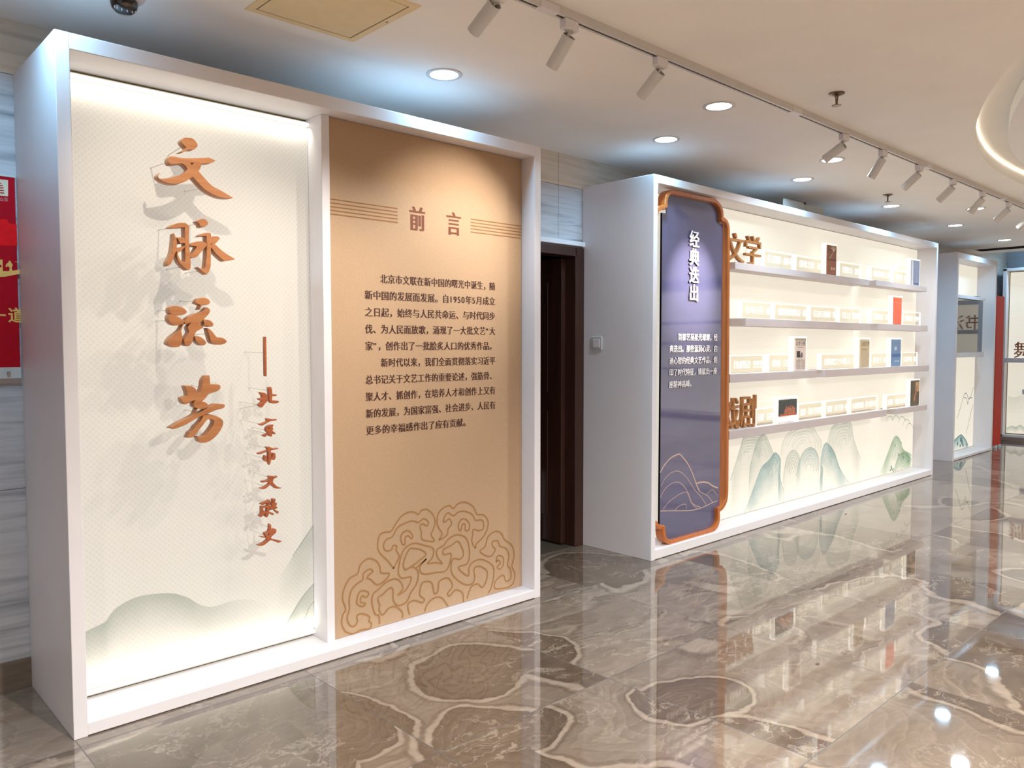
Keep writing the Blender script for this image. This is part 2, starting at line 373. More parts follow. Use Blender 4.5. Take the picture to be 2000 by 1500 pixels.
class MB:
    """collects shapes into one mesh (world coordinates)"""
    def __init__(s): s.bm = bmesh.new()
    def box(s, x0, x1, y0, y1, z0, z1, bevel=0.0, seg=2):
        vs = bmesh.ops.create_cube(s.bm, size=1)['verts']
        for v in vs:
            v.co = Vector(((x0+x1)/2+v.co.x*(x1-x0), (y0+y1)/2+v.co.y*(y1-y0), (z0+z1)/2+v.co.z*(z1-z0)))
        if bevel:
            es = list({e for v in vs for e in v.link_edges})
            bmesh.ops.bevel(s.bm, geom=es, offset=bevel, segments=seg, affect='EDGES', profile=.5)
        return s
    def cyl(s, p0, p1, r0, r1=None, n=24, cap=True):
        p0, p1 = Vector(p0), Vector(p1); r1 = r0 if r1 is None else r1
        d = p1-p0; rot = d.to_track_quat('Z', 'Y').to_matrix().to_4x4()
        mtx = Matrix.Translation((p0+p1)/2) @ rot
        bmesh.ops.create_cone(s.bm, cap_ends=cap, segments=n, radius1=r0, radius2=r1, depth=d.length, matrix=mtx)
        return s
    def lathe(s, prof, origin, axis=(0, 0, 1), n=32):
        """prof: list of (radius, height along axis)"""
        rot = Vector(axis).to_track_quat('Z', 'Y').to_matrix(); o = Vector(origin); rings = []
        for r, h in prof:
            if r < 1e-6: rings.append([s.bm.verts.new(o+rot@Vector((0, 0, h)))])
            else: rings.append([s.bm.verts.new(o+rot@Vector((r*math.cos(2*math.pi*k/n), r*math.sin(2*math.pi*k/n), h))) for k in range(n)])
        for a, b in zip(rings, rings[1:]):
            for k in range(n):
                k2 = (k+1) % n
                if len(a) == 1 and len(b) == 1: continue
                if len(a) == 1: f = [a[0], b[k2], b[k]]
                elif len(b) == 1: f = [a[k], a[k2], b[0]]
                else: f = [a[k], a[k2], b[k2], b[k]]
                try: s.bm.faces.new(f)
                except ValueError: pass
        return s
    def quad(s, *pts):
        s.bm.faces.new([s.bm.verts.new(p) for p in pts]); return s
    def poly_xz(s, pts, y0, y1):
        """prism: polygon of (x,z) between y0 (front) and y1 (back)"""
        add_mesh(s, outline_mesh([pts], y1-y0), Matrix.Translation((0, y0, 0)))
        return s
    def ribbon(s, pts, width, y, closed=False):
        """flat printed line in the plane y"""
        P = [Vector((p[0], p[1])) for p in pts]; n = len(P); L_, R_ = [], []
        for i in range(n):
            a = P[i-1] if (i > 0 or closed) else P[i]; b = P[(i+1) % n] if (i < n-1 or closed) else P[i]
            d = (b-a); d = d.normalized() if d.length > 1e-9 else Vector((1, 0)); nn = Vector((-d.y, d.x))*width/2
            L_.append(s.bm.verts.new((P[i].x+nn.x, y, P[i].y+nn.y))); R_.append(s.bm.verts.new((P[i].x-nn.x, y, P[i].y-nn.y)))
        for i in range(n if closed else n-1):
            j = (i+1) % n
            s.bm.faces.new([R_[i], R_[j], L_[j], L_[i]])
        return s
    def sweep(s, path, hw, y0, y1, bevel=.004):
        """rectangular bar swept along an xz path, from y0 (front) to y1 (back)"""
        P = [Vector((p[0], p[1])) for p in path]; n = len(P); rings = []
        for i in range(n):
            d0 = (P[i]-P[i-1]).normalized() if i else (P[1]-P[0]).normalized()
            d1 = (P[i+1]-P[i]).normalized() if i < n-1 else d0
            d = (d0+d1); d = d.normalized() if d.length > 1e-6 else d1
            nn = Vector((-d.y, d.x)); k = hw/max(.45, abs(nn.dot(Vector((-d1.y, d1.x)))))
            a, b = P[i]+nn*k, P[i]-nn*k; c = nn*bevel
            ring = [(a.x, y1, a.y), (a.x, y0+bevel, a.y), (a.x-c.x, y0, a.y-c.y), (b.x+c.x, y0, b.y+c.y), (b.x, y0+bevel, b.y), (b.x, y1, b.y)]
            rings.append([s.bm.verts.new(q) for q in ring])
        for a, b in zip(rings, rings[1:]):
            for k in range(6):
                s.bm.faces.new([a[k], b[k], b[(k+1) % 6], a[(k+1) % 6]])
        s.bm.faces.new(rings[0]); s.bm.faces.new(list(reversed(rings[-1])))
        return s
    def build(s, name, m, parent=None, smooth=False):
        bmesh.ops.recalc_face_normals(s.bm, faces=s.bm.faces[:]) if not getattr(s, 'keep', False) else None
        me = bpy.data.meshes.new(name); s.bm.to_mesh(me); s.bm.free()
        if smooth:
            for p in me.polygons: p.use_smooth = True
            me.set_sharp_from_angle(angle=math.radians(38))
        return link(name, me, m, parent)

def add_mesh(mb, me, mtx):
    me.transform(mtx); mb.bm.from_mesh(me); bpy.data.meshes.remove(me)

TO_XZ = Matrix.Rotation(math.pi/2, 4, 'X')          # (x,y,z) -> (x,-z,y): reads from -Y
TO_MX = Matrix(((0, 0, -1, 0), (-1, 0, 0, 0), (0, 1, 0, 0), (0, 0, 0, 1)))   # reads from -X

def outline_mesh(loops, depth, bevel=0.0):
    """filled outline (holes by nesting) in xz, thickness depth towards +y from y=0"""
    cu = bpy.data.curves.new('outline', 'CURVE'); cu.dimensions = '2D'; cu.fill_mode = 'BOTH'
    for lp in loops:
        sp = cu.splines.new('POLY'); sp.points.add(len(lp)-1); sp.use_cyclic_u = True
        for p, q in zip(sp.points, lp): p.co = (q[0], q[1], 0, 1)
    cu.extrude = depth/2
    if bevel: cu.bevel_depth = bevel; cu.bevel_resolution = 1; cu.offset = -bevel
    o = bpy.data.objects.new('outline', cu); C.objects.link(o)
    bpy.context.view_layer.update()
    me = bpy.data.meshes.new_from_object(o.evaluated_get(bpy.context.evaluated_depsgraph_get()))
    bpy.data.objects.remove(o); bpy.data.curves.remove(cu)
    me.transform(Matrix.Translation((0, depth/2, 0)) @ TO_XZ)
    return me

def chaikin(pts, n=1):
    """soften a traced outline, keeping sharp corners"""
    for _ in range(n):
        out = []; k = len(pts)
        for i in range(k):
            a, b, c = Vector(pts[i-1]), Vector(pts[i]), Vector(pts[(i+1) % k])
            u, v = (b-a), (c-b)
            if u.length < 1e-9 or v.length < 1e-9: continue
            if u.normalized().dot(v.normalized()) < .35: out.append(tuple(b))
            else: out += [tuple(b-u*.25), tuple(b+v*.25)]
        pts = out
    return pts

def smooth_line(pts, n=4, closed=False):
    """Catmull-Rom through the points"""
    P = [Vector((p[0], p[1])) for p in pts]; k = len(P); out = []
    for i in range(k if closed else k-1):
        p0 = P[i-1] if (i or closed) else P[i]; p1 = P[i]; p2 = P[(i+1) % k]; p3 = P[(i+2) % k] if (i+2 < k or closed) else p2
        for j in range(n):
            t = j/n
            q = .5*((2*p1)+(p2-p0)*t+(2*p0-5*p1+4*p2-p3)*t*t+(3*p1-p0-3*p2+p3)*t**3)
            out.append((q.x, q.y))
    if not closed: out.append((P[-1].x, P[-1].y))
    return out

def trace(pts, origin, scale, y):
    """outline read off an enlarged crop of the photograph -> (x,z) on the plane y"""
    out = []
    for a, b in pts:
        w = at(origin[0]+a/scale, origin[1]+b/scale, 1, y); out.append((w.x, w.z))
    return out

def text_mesh(s, depth=0.0, offset=0.0, spacing=1.0):
    cu = bpy.data.curves.new('lettering', 'FONT'); cu.body = s; cu.extrude = depth/2; cu.offset = offset; cu.space_character = spacing
    cu.resolution_u = 3
    o = bpy.data.objects.new('lettering', cu); C.objects.link(o); bpy.context.view_layer.update()
    me = bpy.data.meshes.new_from_object(o.evaluated_get(bpy.context.evaluated_depsgraph_get()))
    bpy.data.objects.remove(o); bpy.data.curves.remove(cu)
    return me

def put_text(mb, s, x, z, em_x, em_z, y, depth=.0, thin=0.0, fat=0.0, frame=TO_XZ, origin=None):
    """one line of lettering: left end x, baseline z, cell em_x wide and em_z tall; fat widens the upright strokes only"""
    shifts = (0,) if fat == 0 else (-fat, 0, fat)
    for k, dx in enumerate(shifts):
        me = text_mesh(s, depth/em_z if depth else 0, thin)
        sc = Matrix.Diagonal((em_x, em_z, em_z, 1))
        mt = Matrix.Translation((x+dx*em_x, y+.00012*k, z)) @ frame @ sc if origin is None else Matrix.Translation(origin) @ frame @ Matrix.Translation((dx*em_x, 0, -.00012*k)) @ sc
        add_mesh(mb, me, mt)
    return mb

def fade_hill(mb, ridge, y, fall, d0=1.0, floor=None, ends=(0, 0)):
    """printed hill: dense at the ridge, fading out below it"""
    lay = mb.bm.verts.layers.float.get('ink') or mb.bm.verts.layers.float.new('ink')
    steps = 7; prev = None
    n_ = len(ridge)
    for i_, (x, z) in enumerate(ridge):
        col = []; u = i_/(n_-1)
        d1 = d0*(min(1, u/ends[0]) if ends[0] else 1)*(min(1, (1-u)/ends[1]) if ends[1] else 1)
        for k in range(steps):
            t = k/(steps-1); zz = z-fall*t
            if floor is not None: zz = max(zz, floor+.0004*k)
            v = mb.bm.verts.new((x, y, zz)); v[lay] = d1*(1-t)**1.3; col.append(v)
        if prev:
            for k in range(steps-1): mb.bm.faces.new([prev[k+1], col[k+1], col[k], prev[k]])
        prev = col
    mb.keep = True
    return mb

def lamp(name, kind, loc, parent, energy, col, **kw):
    d = bpy.data.lights.new(name, kind); d.energy = energy; d.color = col
    for k, v in kw.items(): setattr(d, k, v)
    o = bpy.data.objects.new(name, d); C.objects.link(o); o.parent = parent
    o.location = Vector(loc)-(parent.location if parent else Vector())
    return o

# ------------------------------------------------------------------ the room
X0, X1, Y0 = ROOM
struct(MB().box(X0, X1, Y0, WALL, -.1, 0).build('floor', FLOOR))
CX, CY, CR = 7.137, -4.042, 5.929          # round coffer in the ceiling
def ceiling():
    bm = bmesh.new(); n = 160; es = []
    slot = (11.985, 12.27); xe = 12.66
    def loop(pts):
        vs = [bm.verts.new(p) for p in pts]
        return [bm.edges.new((vs[i], vs[(i+1) % len(vs)])) for i in range(len(vs))]
    es += loop([(X0, Y0, H), (CX+CR+.1, Y0, H), (CX+CR+.1, 1.0, H), (xe, 1.0, H), (xe, WALL+.1, H), (X0, WALL+.1, H)])
    es += loop([(CX+CR*math.cos(2*math.pi*k/n), CY+CR*math.sin(2*math.pi*k/n), H) for k in range(n)])
    es += loop([(slot[0], 3.58, H), (slot[1], 3.58, H), (slot[1], 2.0, H), (slot[0], 2.0, H)])
    bmesh.ops.triangle_fill(bm, edges=es, use_beauty=True)
    me = bpy.data.meshes.new('ceiling'); bm.to_mesh(me); bm.free()
    struct(link('ceiling', me, CEIL))
    struct(MB().box(xe, X1, Y0, WALL+.1, 2.92, 2.95).box(xe-.02, xe, 1.0, WALL+.1, H, 2.93).build('ceiling_4', CEIL))
    mb = MB()
    mb.lathe([(CR, 0), (CR, .10), (CR-.02, .102), (0.001, .13)], (CX, CY, H), n=n)
    struct(mb.build('ceiling_2', CEIL, smooth=True))
    mb = MB(); mb.lathe([(CR-.175, .101), (CR-.175, .014), (CR-.183, .008), (.001, .008)], (CX, CY, H), n=n)
    struct(mb.build('ceiling_3', CEIL, smooth=True))
    tag(MB().lathe([(CR-.003, .084), (CR-.010, .084), (CR-.010, .090), (CR-.003, .090)], (CX, CY, H), n=n).build('cove_light', emission('cove_led', (1, .90, .70), LV['cove'])), 'warm light strip curving inside the round ceiling recess', 'strip light')
    mb = MB(); mb.box(slot[0], slot[1], 2.0, 3.58, H+.04, H+.05); mb.box(slot[0]-.004, slot[0], 2.0, 3.58, H, H+.05)
    tag(mb.build('air_slot', mat('slot_shadow_paint', (150, 128, 98), .8)), 'long narrow air slot in the ceiling beyond the far downlight', 'vent')
ceiling()
DX0, DX1, DZ = 3.22, 4.085, 2.035          # doorway
mb = MB()
mb.box(X0, DX0, WALL, WALL+.12, 0, 2.96).box(DX1, X1, WALL, WALL+.12, 0, 2.96).box(DX0, DX1, WALL, WALL+.12, DZ, 2.96)
struct(mb.build('wall_back', VEIN))
struct(MB().box(X0-.1, X0, Y0, WALL+.12, 0, 2.96).build('wall_left', ENDWALL))
struct(MB().box(X1, X1+.1, Y0, WALL+.12, 0, 2.96).build('wall_right', ENDWALL))
struct(MB().box(X0, X1, Y0-.1, Y0, 0, 2.96).build('wall_front', mat('cream_plaster', (206, 192, 172), .8)))
struct(MB().box(X0, .80, WALL-.012, WALL, 0, .125).build('baseboard_back', BASEB))
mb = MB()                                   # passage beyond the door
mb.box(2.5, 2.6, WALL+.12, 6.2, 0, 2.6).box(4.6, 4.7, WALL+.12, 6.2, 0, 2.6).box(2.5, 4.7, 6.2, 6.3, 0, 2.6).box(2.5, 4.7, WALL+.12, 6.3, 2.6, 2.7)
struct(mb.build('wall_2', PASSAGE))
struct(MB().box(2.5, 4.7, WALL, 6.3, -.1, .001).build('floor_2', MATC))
mb = MB()
mb.box(DX1-.012, 4.165, WALL-.02, WALL+.10, 0, 2.09, .003).box(3.1, DX1, WALL-.02, WALL+.10, 2.03, 2.09, .003).box(3.1, DX0+.01, WALL-.02, WALL+.1, 0, 2.03, .003)
struct(mb.build('trim_1', DOORW))
struct(MB().box(3.1, 4.165, WALL-.03, WALL, 2.10, 2.132, .003).build('trim_2', WHITE))
leaf = struct(MB().box(4.028, 4.07, WALL+.07, WALL+.92, .012, 2.02, .003).build('door_1', DOORW))
mb = MB()
for a, b in ((.2, .95), (1.08, 1.86)): mb.box(4.022, 4.03, WALL+.2, WALL+.8, a, b, .004)
mb.build('door_panel', DOORW, leaf)
b_ = MB().box(3.985, 4.012, 3.985, 4.45, .004, .50, .002).build('leaning_board', WHITE)
tag(b_, 'thin white board standing on edge in the dark doorway', 'board')

# ------------------------------------------------------------------ display cases
def case_frame(name, x0, x1, y, yb, h, fw, sill, top, parent):
    mb = MB()
    mb.box(x0, x0+fw, y, yb, 0, h, .0025).box(x1-fw, x1, y, yb, 0, h, .0025)
    mb.box(x0+fw-.001, x1-fw+.001, y, yb, h-top, h, .0025).box(x0+fw-.001, x1-fw+.001, y, yb, .004, sill, .0025)
    mb.box(x0+fw, x1-fw, yb-.02, yb, sill, h-top)
    return mb.build(name, WHITE, parent)

# --- case with the big calligraphy
D1, P1 = 3.088, 3.297
L1, R1, H1 = .744, 3.114, 2.50
case1 = thing('display_case', 'tall white case joining a calligraphy light panel and a brown text panel', 'display case', (L1, D1, 0))
case_frame('frame', L1, R1, D1, WALL-.002, H1, .047, .05, .057, case1)
MB().box(1.818, 1.858, 3.178, P1+.05, .05, 2.443, .002).build('divider_post', WHITE, case1)
lp = MB().box(.797, 1.815, P1, P1+.02, .062, 2.43).build('light_panel', FILM1, case1)
lp['label'] = 'glowing cream panel with a fine dot screen'
MB().box(.79, 1.82, P1+.021, P1+.03, .05, 2.443).build('panel_reveal', OLIVE, case1)
for z0, z1 in ((2.408, 2.422), (.072, .086)):
    MB().box(.80, 1.813, P1-.014, P1-.002, z0, z1).build('led_strip', LED, case1)
    up = z0 < 1
    wl = lamp('strip_wash', 'AREA', (1.306, P1-.022, z1+.004 if up else z0-.004), case1, LV['wash'], LV['led_col'], shape='RECTANGLE', size=1.0, size_y=.012, spread=math.radians(140))
    wl.rotation_euler = (math.radians(180-28) if up else math.radians(28), 0, 0)
hills = MB(); yy = P1-.0012
oc = (0, 950); sc = 2.728
for pts, fall, d, en in (
    ([(455, 775), (500, 752), (560, 722), (590, 680), (630, 640), (720, 592), (820, 573), (920, 570), (1000, 592), (1050, 622), (1100, 640), (1150, 638), (1250, 607), (1350, 605), (1440, 645)], .17, .65, (0, .45)),
    ([(1480, 500), (1560, 372), (1640, 250), (1716, 140)], .34, .5, (.5, 0)),
    ([(1500, 800), (1550, 690), (1620, 578), (1717, 470)], .30, .6, (.4, 0)),
    ([(462, 1075), (490, 1055), (550, 1026), (620, 1010), (700, 1012), (800, 1035)], .05, .9, (.2, .5))):
    fade_hill(hills, smooth_line(trace(pts, oc, sc, yy), 4), yy, fall, d, .064, en); yy -= .0005
hills.build('hill_print', ink('green_grey_ink', (190, 200, 194)), lp)
mb = MB()
for pts in ([(1500, 800), (1550, 690), (1620, 578), (1717, 470)], [(1560, 372), (1640, 250), (1716, 140)], [(1620, 720), (1650, 640), (1690, 600), (1716, 560)]):
    mb.ribbon(smooth_line(trace(pts, oc, sc, P1-.004), 4), .003, P1-.004)
mb.keep = True
mb.build('ridge_line', ink('line_ink', (168, 180, 176), False, .8), lp)

YB = 3.190
bp_ = MB().box(1.860, 3.065, YB, YB+.03, .052, 2.441).build('text_panel', TAN, case1)
bp_['label'] = 'brown kraft board with printed preface'
MB().box(1.858, 3.067, YB+.03, YB+.04, .05, 2.443).build('panel_backing', BODY_INK, case1)
for s, x0, x1, z0, z1 in (('前', 2.306, 2.398, 1.985, 2.088), ('言', 2.536, 2.628, 1.985, 2.092)):
    mb = MB(); put_text(mb, s, x0-.004, z0+.006, .098, .126, YB-.0006, thin=.004, fat=.042)
    mb.build('title_character', TITLE_INK, bp_)
mb = MB()
body = ['　　北京市文联在新中国的曙光中诞生，随', '新中国的发展而发展。自1950年5月成立', '之日起，始终与人民共命运、与时代同步', '伐、为人民而放歌，涌现了一大批文艺“大',
        '家”，创作出了一批脍炙人口的优秀作品。', '　　新时代以来，我们全面贯彻落实习近平', '总书记关于文艺工作的重要论述，强筋骨、', '聚人才、抓创作，在培养人才和创作上又有',
        '新的发展，为国家富强、社会进步、人民有', '更多的幸福感作出了应有贡献。']
EM = .0459
for i, s in enumerate(body):
    z = 1.7275-i*.0802-.017
    # digits and quotes are half-width: place run by run in the 18-cell line
    cells = [(.58 if ch in '0123456789“”' else 1.0) for ch in s]
    n_text = sum(cells)
    k = EM*(18.0/n_text if i != 9 and abs(n_text-18) < 1.6 else 1.0)
    x = 2.042
    for ch, c in zip(s, cells):
        if ch != '　':
            put_text(mb, ch, x, z+.0045, k*.98, .0465, YB-.0006, thin=.000, fat=.042)
        x += c*k
mb.build('body_text', BODY_INK, bp_)
for xa, xb in ((1.862, 2.233), (2.696, 3.063)):
    mb = MB()
    for k in range(5):
        z = 2.076-k*.0167
        mb.box(xa, xb, YB-.0012, YB, z-.0022, z+.0022)
    mb.build('rule_lines', RULE_INK, bp_)
CLOUDS = [
 (1, [(510,720),(470,670),(420,620),(405,570),(420,500),(460,480),(495,475),(530,420),(570,370),(620,345),(660,350),(680,362),(700,335),(740,328),(780,365),(792,420),(778,465),(766,500),(788,540),(740,540),(702,525),(700,480),(690,445),(705,425),(738,438),(745,410),(715,390),(680,415),(640,405),(590,420),(540,450),(505,510),(465,530),(445,570),(460,605),(498,600),(508,572),(535,575),(530,600),(550,640),(540,670),(515,720)]),
 (1, [(570,555),(560,520),(575,485),(610,470),(640,500),(635,525),(610,505),(590,520),(590,560),(578,566)]),
 (1, [(820,532),(840,490),(815,450),(805,400),(820,345),(860,310),(892,302),(915,320),(950,287),(1000,280),(1050,310),(1075,360),(1120,365),(1150,410),(1140,470),(1110,520),(1070,560),(1063,588),(1040,545),(1045,500),(1050,462),(1080,470),(1115,460),(1118,415),(1100,398),(1065,400),(1040,360),(990,340),(950,345),(915,370),(880,350),(855,380),(852,415),(888,392),(903,425),(880,460),(872,500)]),
 (1, [(955,465),(950,430),(970,395),(1000,395),(1025,430),(1015,470),(995,465),(995,430),(975,430),(968,465)]),
 (1, [(365,1098),(350,1130),(290,1140),(240,1165),(190,1150),(165,1100),(170,1040),(190,1000),(170,930),(180,860),(220,790),(270,760),(290,700),(340,660),(390,670),(420,710),(430,755),(485,760),(450,810),(400,835),(360,800),(335,790),(350,765),(375,745),(350,730),(310,760),(305,800),(265,830),(230,870),(215,930),(215,1000),(200,1060),(220,1110),(250,1112),(270,1080),(265,1045),(300,1030),(350,1050),(348,1080)]),
 (1, [(265,950),(280,890),(310,875),(345,890),(330,920),(300,910),(290,950),(322,962),(310,980),(280,975)]),
 (1, [(1095,612),(1130,575),(1150,510),(1200,475),(1240,490),(1260,530),(1310,570),(1325,640),(1310,710),(1330,760),(1320,820),(1290,850),(1240,860),(1195,858),(1200,810),(1250,770),(1270,810),(1303,790),(1300,730),(1280,700),(1290,640),(1270,590),(1230,575),(1215,540),(1180,545),(1180,575),(1198,600),(1160,645)]),
 (1, [(1205,680),(1215,640),(1250,650),(1252,700),(1230,730),(1210,715),(1232,690),(1218,668)]),
 (0, [(540,905),(575,860),(560,815),(520,795),(460,820),(415,862),(375,900),(368,960),(388,1030),(415,1045),(418,1100)]),
 (0, [(540,905),(600,865),(632,785),(570,790),(545,750),(562,650),(590,590),(650,555),(720,570),(780,590),(775,650),(742,692),(795,685),(842,692),(810,650),(805,600),(850,570),(880,530),(930,500),(990,510),(1018,560),(1025,640),(1005,695),(950,715),(975,750),(1018,775),(1022,720),(1050,680),(1110,665),(1180,705),(1188,770),(1172,850),(1150,892)]),
 (1, [(590,732),(580,690),(615,600),(650,590),(700,600),(732,630),(690,668),(650,700),(620,720)]),
 (0, [(668,720),(735,660),(690,715),(712,762),(800,752),(862,742),(892,690),(900,625),(855,632),(848,600),(900,570),(945,542),(972,580),(985,630),(960,662),(915,660),(900,720),(920,780),(990,832),(1040,828),(1060,790),(1055,728),(1090,710),(1140,740),(1140,800),(1112,852),(1080,830),(1035,850),(1008,930)]),
 (0, [(590,735),(640,715),(678,745),(672,820),(632,885),(600,950),(545,975),(512,940),(508,862),(480,862),(440,900),(408,925),(420,975),(415,1002),(440,1038),(485,990),(530,985),(572,1020),(572,1060)]),
 (0, [(722,1016),(745,960),(792,922),(840,925),(880,980)]),
 (0, [(622,1038),(610,970),(650,940),(705,955),(720,932),(690,900),(708,822),(768,820),(788,892),(812,878),(822,812),(880,790),(910,842),(878,892),(892,910),(930,870),(978,890),(985,952)])]
mb = MB(); 
for k, (closed, pts) in enumerate(CLOUDS):
    yk = YB-.0006-.00008*k
    mb.ribbon(smooth_line(trace(pts, (620, 900), 3.448, yk), 5, bool(closed)), .0085, yk, bool(closed))
mb.keep = True
mb.build('cloud_pattern', CLOUD_INK, bp_)

# --- carved characters held off the light panel on thin rods
BIG = {
'文': ((290, 255), 10.71, [
  [[(700,180),(760,140),(830,150),(885,150),(940,175),(990,225),(1025,285),(1030,330),(985,370),(960,395),(920,402),(860,395),(815,402),(775,430),(730,450),(680,458),(640,452),(700,438),(745,405),(800,360),(745,315),(710,270),(685,225)]],
  [[(425,560),(450,532),(530,540),(600,548),(650,568),(750,578),(900,578),(1100,573),(1200,570),(1260,563),(1330,590),(1405,630),(1350,665),(1260,690),(1112,692),(1105,740),(1078,800),(1050,850),(1100,910),(1180,1000),(1270,1100),(1350,1170),(1430,1210),(1520,1255),(1620,1315),(1775,1408),(1680,1418),(1590,1415),(1500,1400),(1400,1365),(1300,1320),(1180,1240),(1080,1140),(1000,1050),(925,968),(880,1000),(800,1050),(700,1095),(600,1120),(500,1120),(400,1100),(300,1065),(230,1020),(195,980),(190,945),(210,905),(245,876),(215,930),(205,970),(218,1000),(260,1010),(350,1000),(450,985),(560,960),(660,930),(750,885),(827,813),(790,760),(740,710),(690,685),(600,705),(500,712),(450,705),(420,670),(412,610)],
   [(865,678),(955,675),(915,725)]]],
  [(294, 328, 322, 318), (328, 303, 352, 288), (361, 374, 389, 368)]),
'脉': ((310, 420), 12.5, [
  [[(930,140),(1000,110),(1080,82),(1140,105),(1190,150),(1212,200),(1195,240),(1130,280),(1075,302),(1040,290),(1010,288),(1005,240),(960,190),(918,162)]],
  [[(225,315),(270,275),(350,230),(450,200),(560,185),(640,190),(700,220),(748,270),(740,420),(738,560),(745,760),(768,950),(778,1100),(785,1250),(775,1312),(735,1345),(700,1342),(640,1300),(560,1230),(490,1150),(448,1050),(440,980),(445,905),(455,900),(480,990),(520,1080),(580,1140),(650,1165),(650,1000),(645,800),(640,600),(640,420),(635,300),(500,312),(350,318)]],
  [[(375,445),(400,490),(415,540),(440,560),(447,700),(440,790),(435,880),(410,930),(380,1000),(350,1090),(310,1170),(270,1222),(212,1245),(195,1160),(240,1080),(290,980),(330,850),(350,700),(360,560),(365,470)]],
  [[(430,545),(500,538),(560,545),(645,562),(645,690),(570,690),(535,702),(490,640),(465,580)]],
  [[(418,800),(500,790),(560,785),(648,745),(648,782),(600,830),(550,880),(480,917),(440,908),(415,860)]],
  [[(970,517),(1030,470),(1100,440),(1200,430),(1260,440),(1282,462),(1275,560),(1272,700),(1275,850),(1272,1000),(1275,1150),(1265,1280),(1230,1385),(1170,1452),(1110,1420),(1030,1350),(950,1268),(1010,1300),(1070,1315),(1140,1310),(1152,1180),(1170,1000),(1175,800),(1175,650),(1160,515),(1090,515),(1020,522)]],
  [[(1262,560),(1310,520),(1400,515),(1450,525),(1498,555),(1460,620),(1410,670),(1380,705),(1300,722),(1255,680)]],
  [[(1255,720),(1380,708),(1440,770),(1540,860),(1660,950),(1780,1020),(1868,1075),(1835,1092),(1720,1110),(1610,1132),(1540,1080),(1460,1010),(1380,930),(1310,830),(1255,780)]],
  [[(765,750),(800,700),(870,660),(960,640),(1060,635),(1110,660),(1180,700),(1180,740),(1140,790),(1090,840),(1040,900),(980,970),(920,1030),(860,1045),(785,1045),(760,975),(820,950),(870,890),(900,830),(932,768),(860,765)]]],
  [(310, 449, 325, 446), (371, 440, 380, 438), (326, 526, 349, 522), (362, 533, 385, 530)]),
'流': ((310, 570), 12.5, [
  [[(900,270),(930,200),(990,150),(1080,140),(1160,150),(1220,180),(1262,245),(1240,290),(1190,320),(1100,320),(1062,335),(1030,390),(1005,437),(975,435),(1025,340),(1010,320),(950,300)]],
  [[(260,390),(300,355),(400,340),(520,355),(620,400),(680,460),(688,500),(650,540),(560,565),(440,587),(340,552),(275,527),(250,470)]],
  [[(272,538),(340,548),(440,588),(530,640),(640,712),(612,772),(520,815),(420,827),(330,800),(260,740),(232,660),(245,590)]],
  [[(622,735),(660,680),(720,620),(800,570),(900,530),(1020,505),(1090,470),(1150,400),(1180,375),(1230,410),(1262,440),(1245,510),(1200,570),(1120,650),(1090,680),(1075,705),(1040,735),(1000,800),(1060,830),(1112,840),(1060,890),(990,930),(930,960),(900,1000),(880,1060),(850,1110),(830,1200),(790,1280),(730,1332),(660,1322),(620,1260),(620,1150),(680,1080),(752,980),(710,900),(720,840),(760,790),(812,743),(740,782),(650,790)]],
  [[(585,790),(625,765),(600,830),(565,900),(555,970),(570,1050),(590,1100),(570,1180),(555,1270),(520,1332),(440,1357),(350,1347),(270,1312),(215,1280),(210,1240),(240,1170),(310,1090),(400,1020),(480,960),(540,895)]],
  [[(1085,700),(1130,670),(1200,675),(1280,710),(1330,770),(1337,820),(1290,857),(1220,850),(1150,820),(1080,832),(1120,790)]],
  [[(1185,878),(1240,900),(1310,970),(1370,1050),(1415,1110),(1500,1108),(1580,1130),(1640,1170),(1668,1215),(1620,1260),(1560,1287),(1450,1292),(1350,1272),(1280,1237),(1240,1100)]],
  [[(870,1075),(960,1080),(1040,1110),(1110,1160),(1158,1220),(1150,1280),(1080,1312),(1020,1302),(950,1250),(905,1200),(885,1130)]]],
  [(309, 607, 323, 606), (305, 626.5, 323, 626.5), (352, 588, 374, 588), (383, 653, 400, 652)]),
'芳': ((320, 725), 10.0, [
  [[(410,290),(470,278),(550,288),(610,330),(650,390),(690,450),(730,370),(752,280),(762,180),(800,120),(830,85),(892,78),(900,180),(908,253),(1000,250),(1085,260),(1112,300),(1095,352),(1040,392),(950,422),(870,447),(820,522),(750,592),(650,642),(580,662),(575,620),(620,570),(560,580),(500,612),(440,647),(390,647),(350,590),(338,520),(400,500),(467,480),(455,420),(430,350)]],
  [[(585,640),(650,610),(740,588),(810,600),(860,640),(878,690),(830,722),(780,742),(690,737),(620,717),(578,690)]],
  [[(650,728),(620,790),(600,838),(520,890),(400,950),(280,1010),(180,1070),(115,1108),(150,1127),(200,1132),(300,1097),(420,1052),(520,992),(620,932),(700,892),(770,872),(850,832),(920,802),(1010,762),(1100,737),(1172,722),(1198,670),(1185,643),(1100,638),(1010,633),(940,668),(880,703),(820,738),(740,790),(612,850),(640,790),(672,738)]],
  [[(768,868),(750,930),(700,1000),(650,1050),(610,1080),(590,1130),(540,1180),(512,1190),(480,1250),(455,1302),(545,1302),(600,1262),(650,1212),(700,1132),(770,1052),(830,962),(880,932),(920,850),(850,848)]],
  [[(875,860),(915,838),(1000,865),(1090,900),(1150,950),(1168,1000),(1150,1082),(1100,1172),(1030,1262),(940,1342),(850,1392),(750,1402),(700,1390),(670,1322),(652,1278),(700,1270),(760,1287),(820,1242),(900,1152),(960,1062),(987,1000),(975,958),(930,938),(875,937)]]],
  [(361, 800, 375, 803), (375, 752, 387, 756), (385, 846, 393, 847)])}
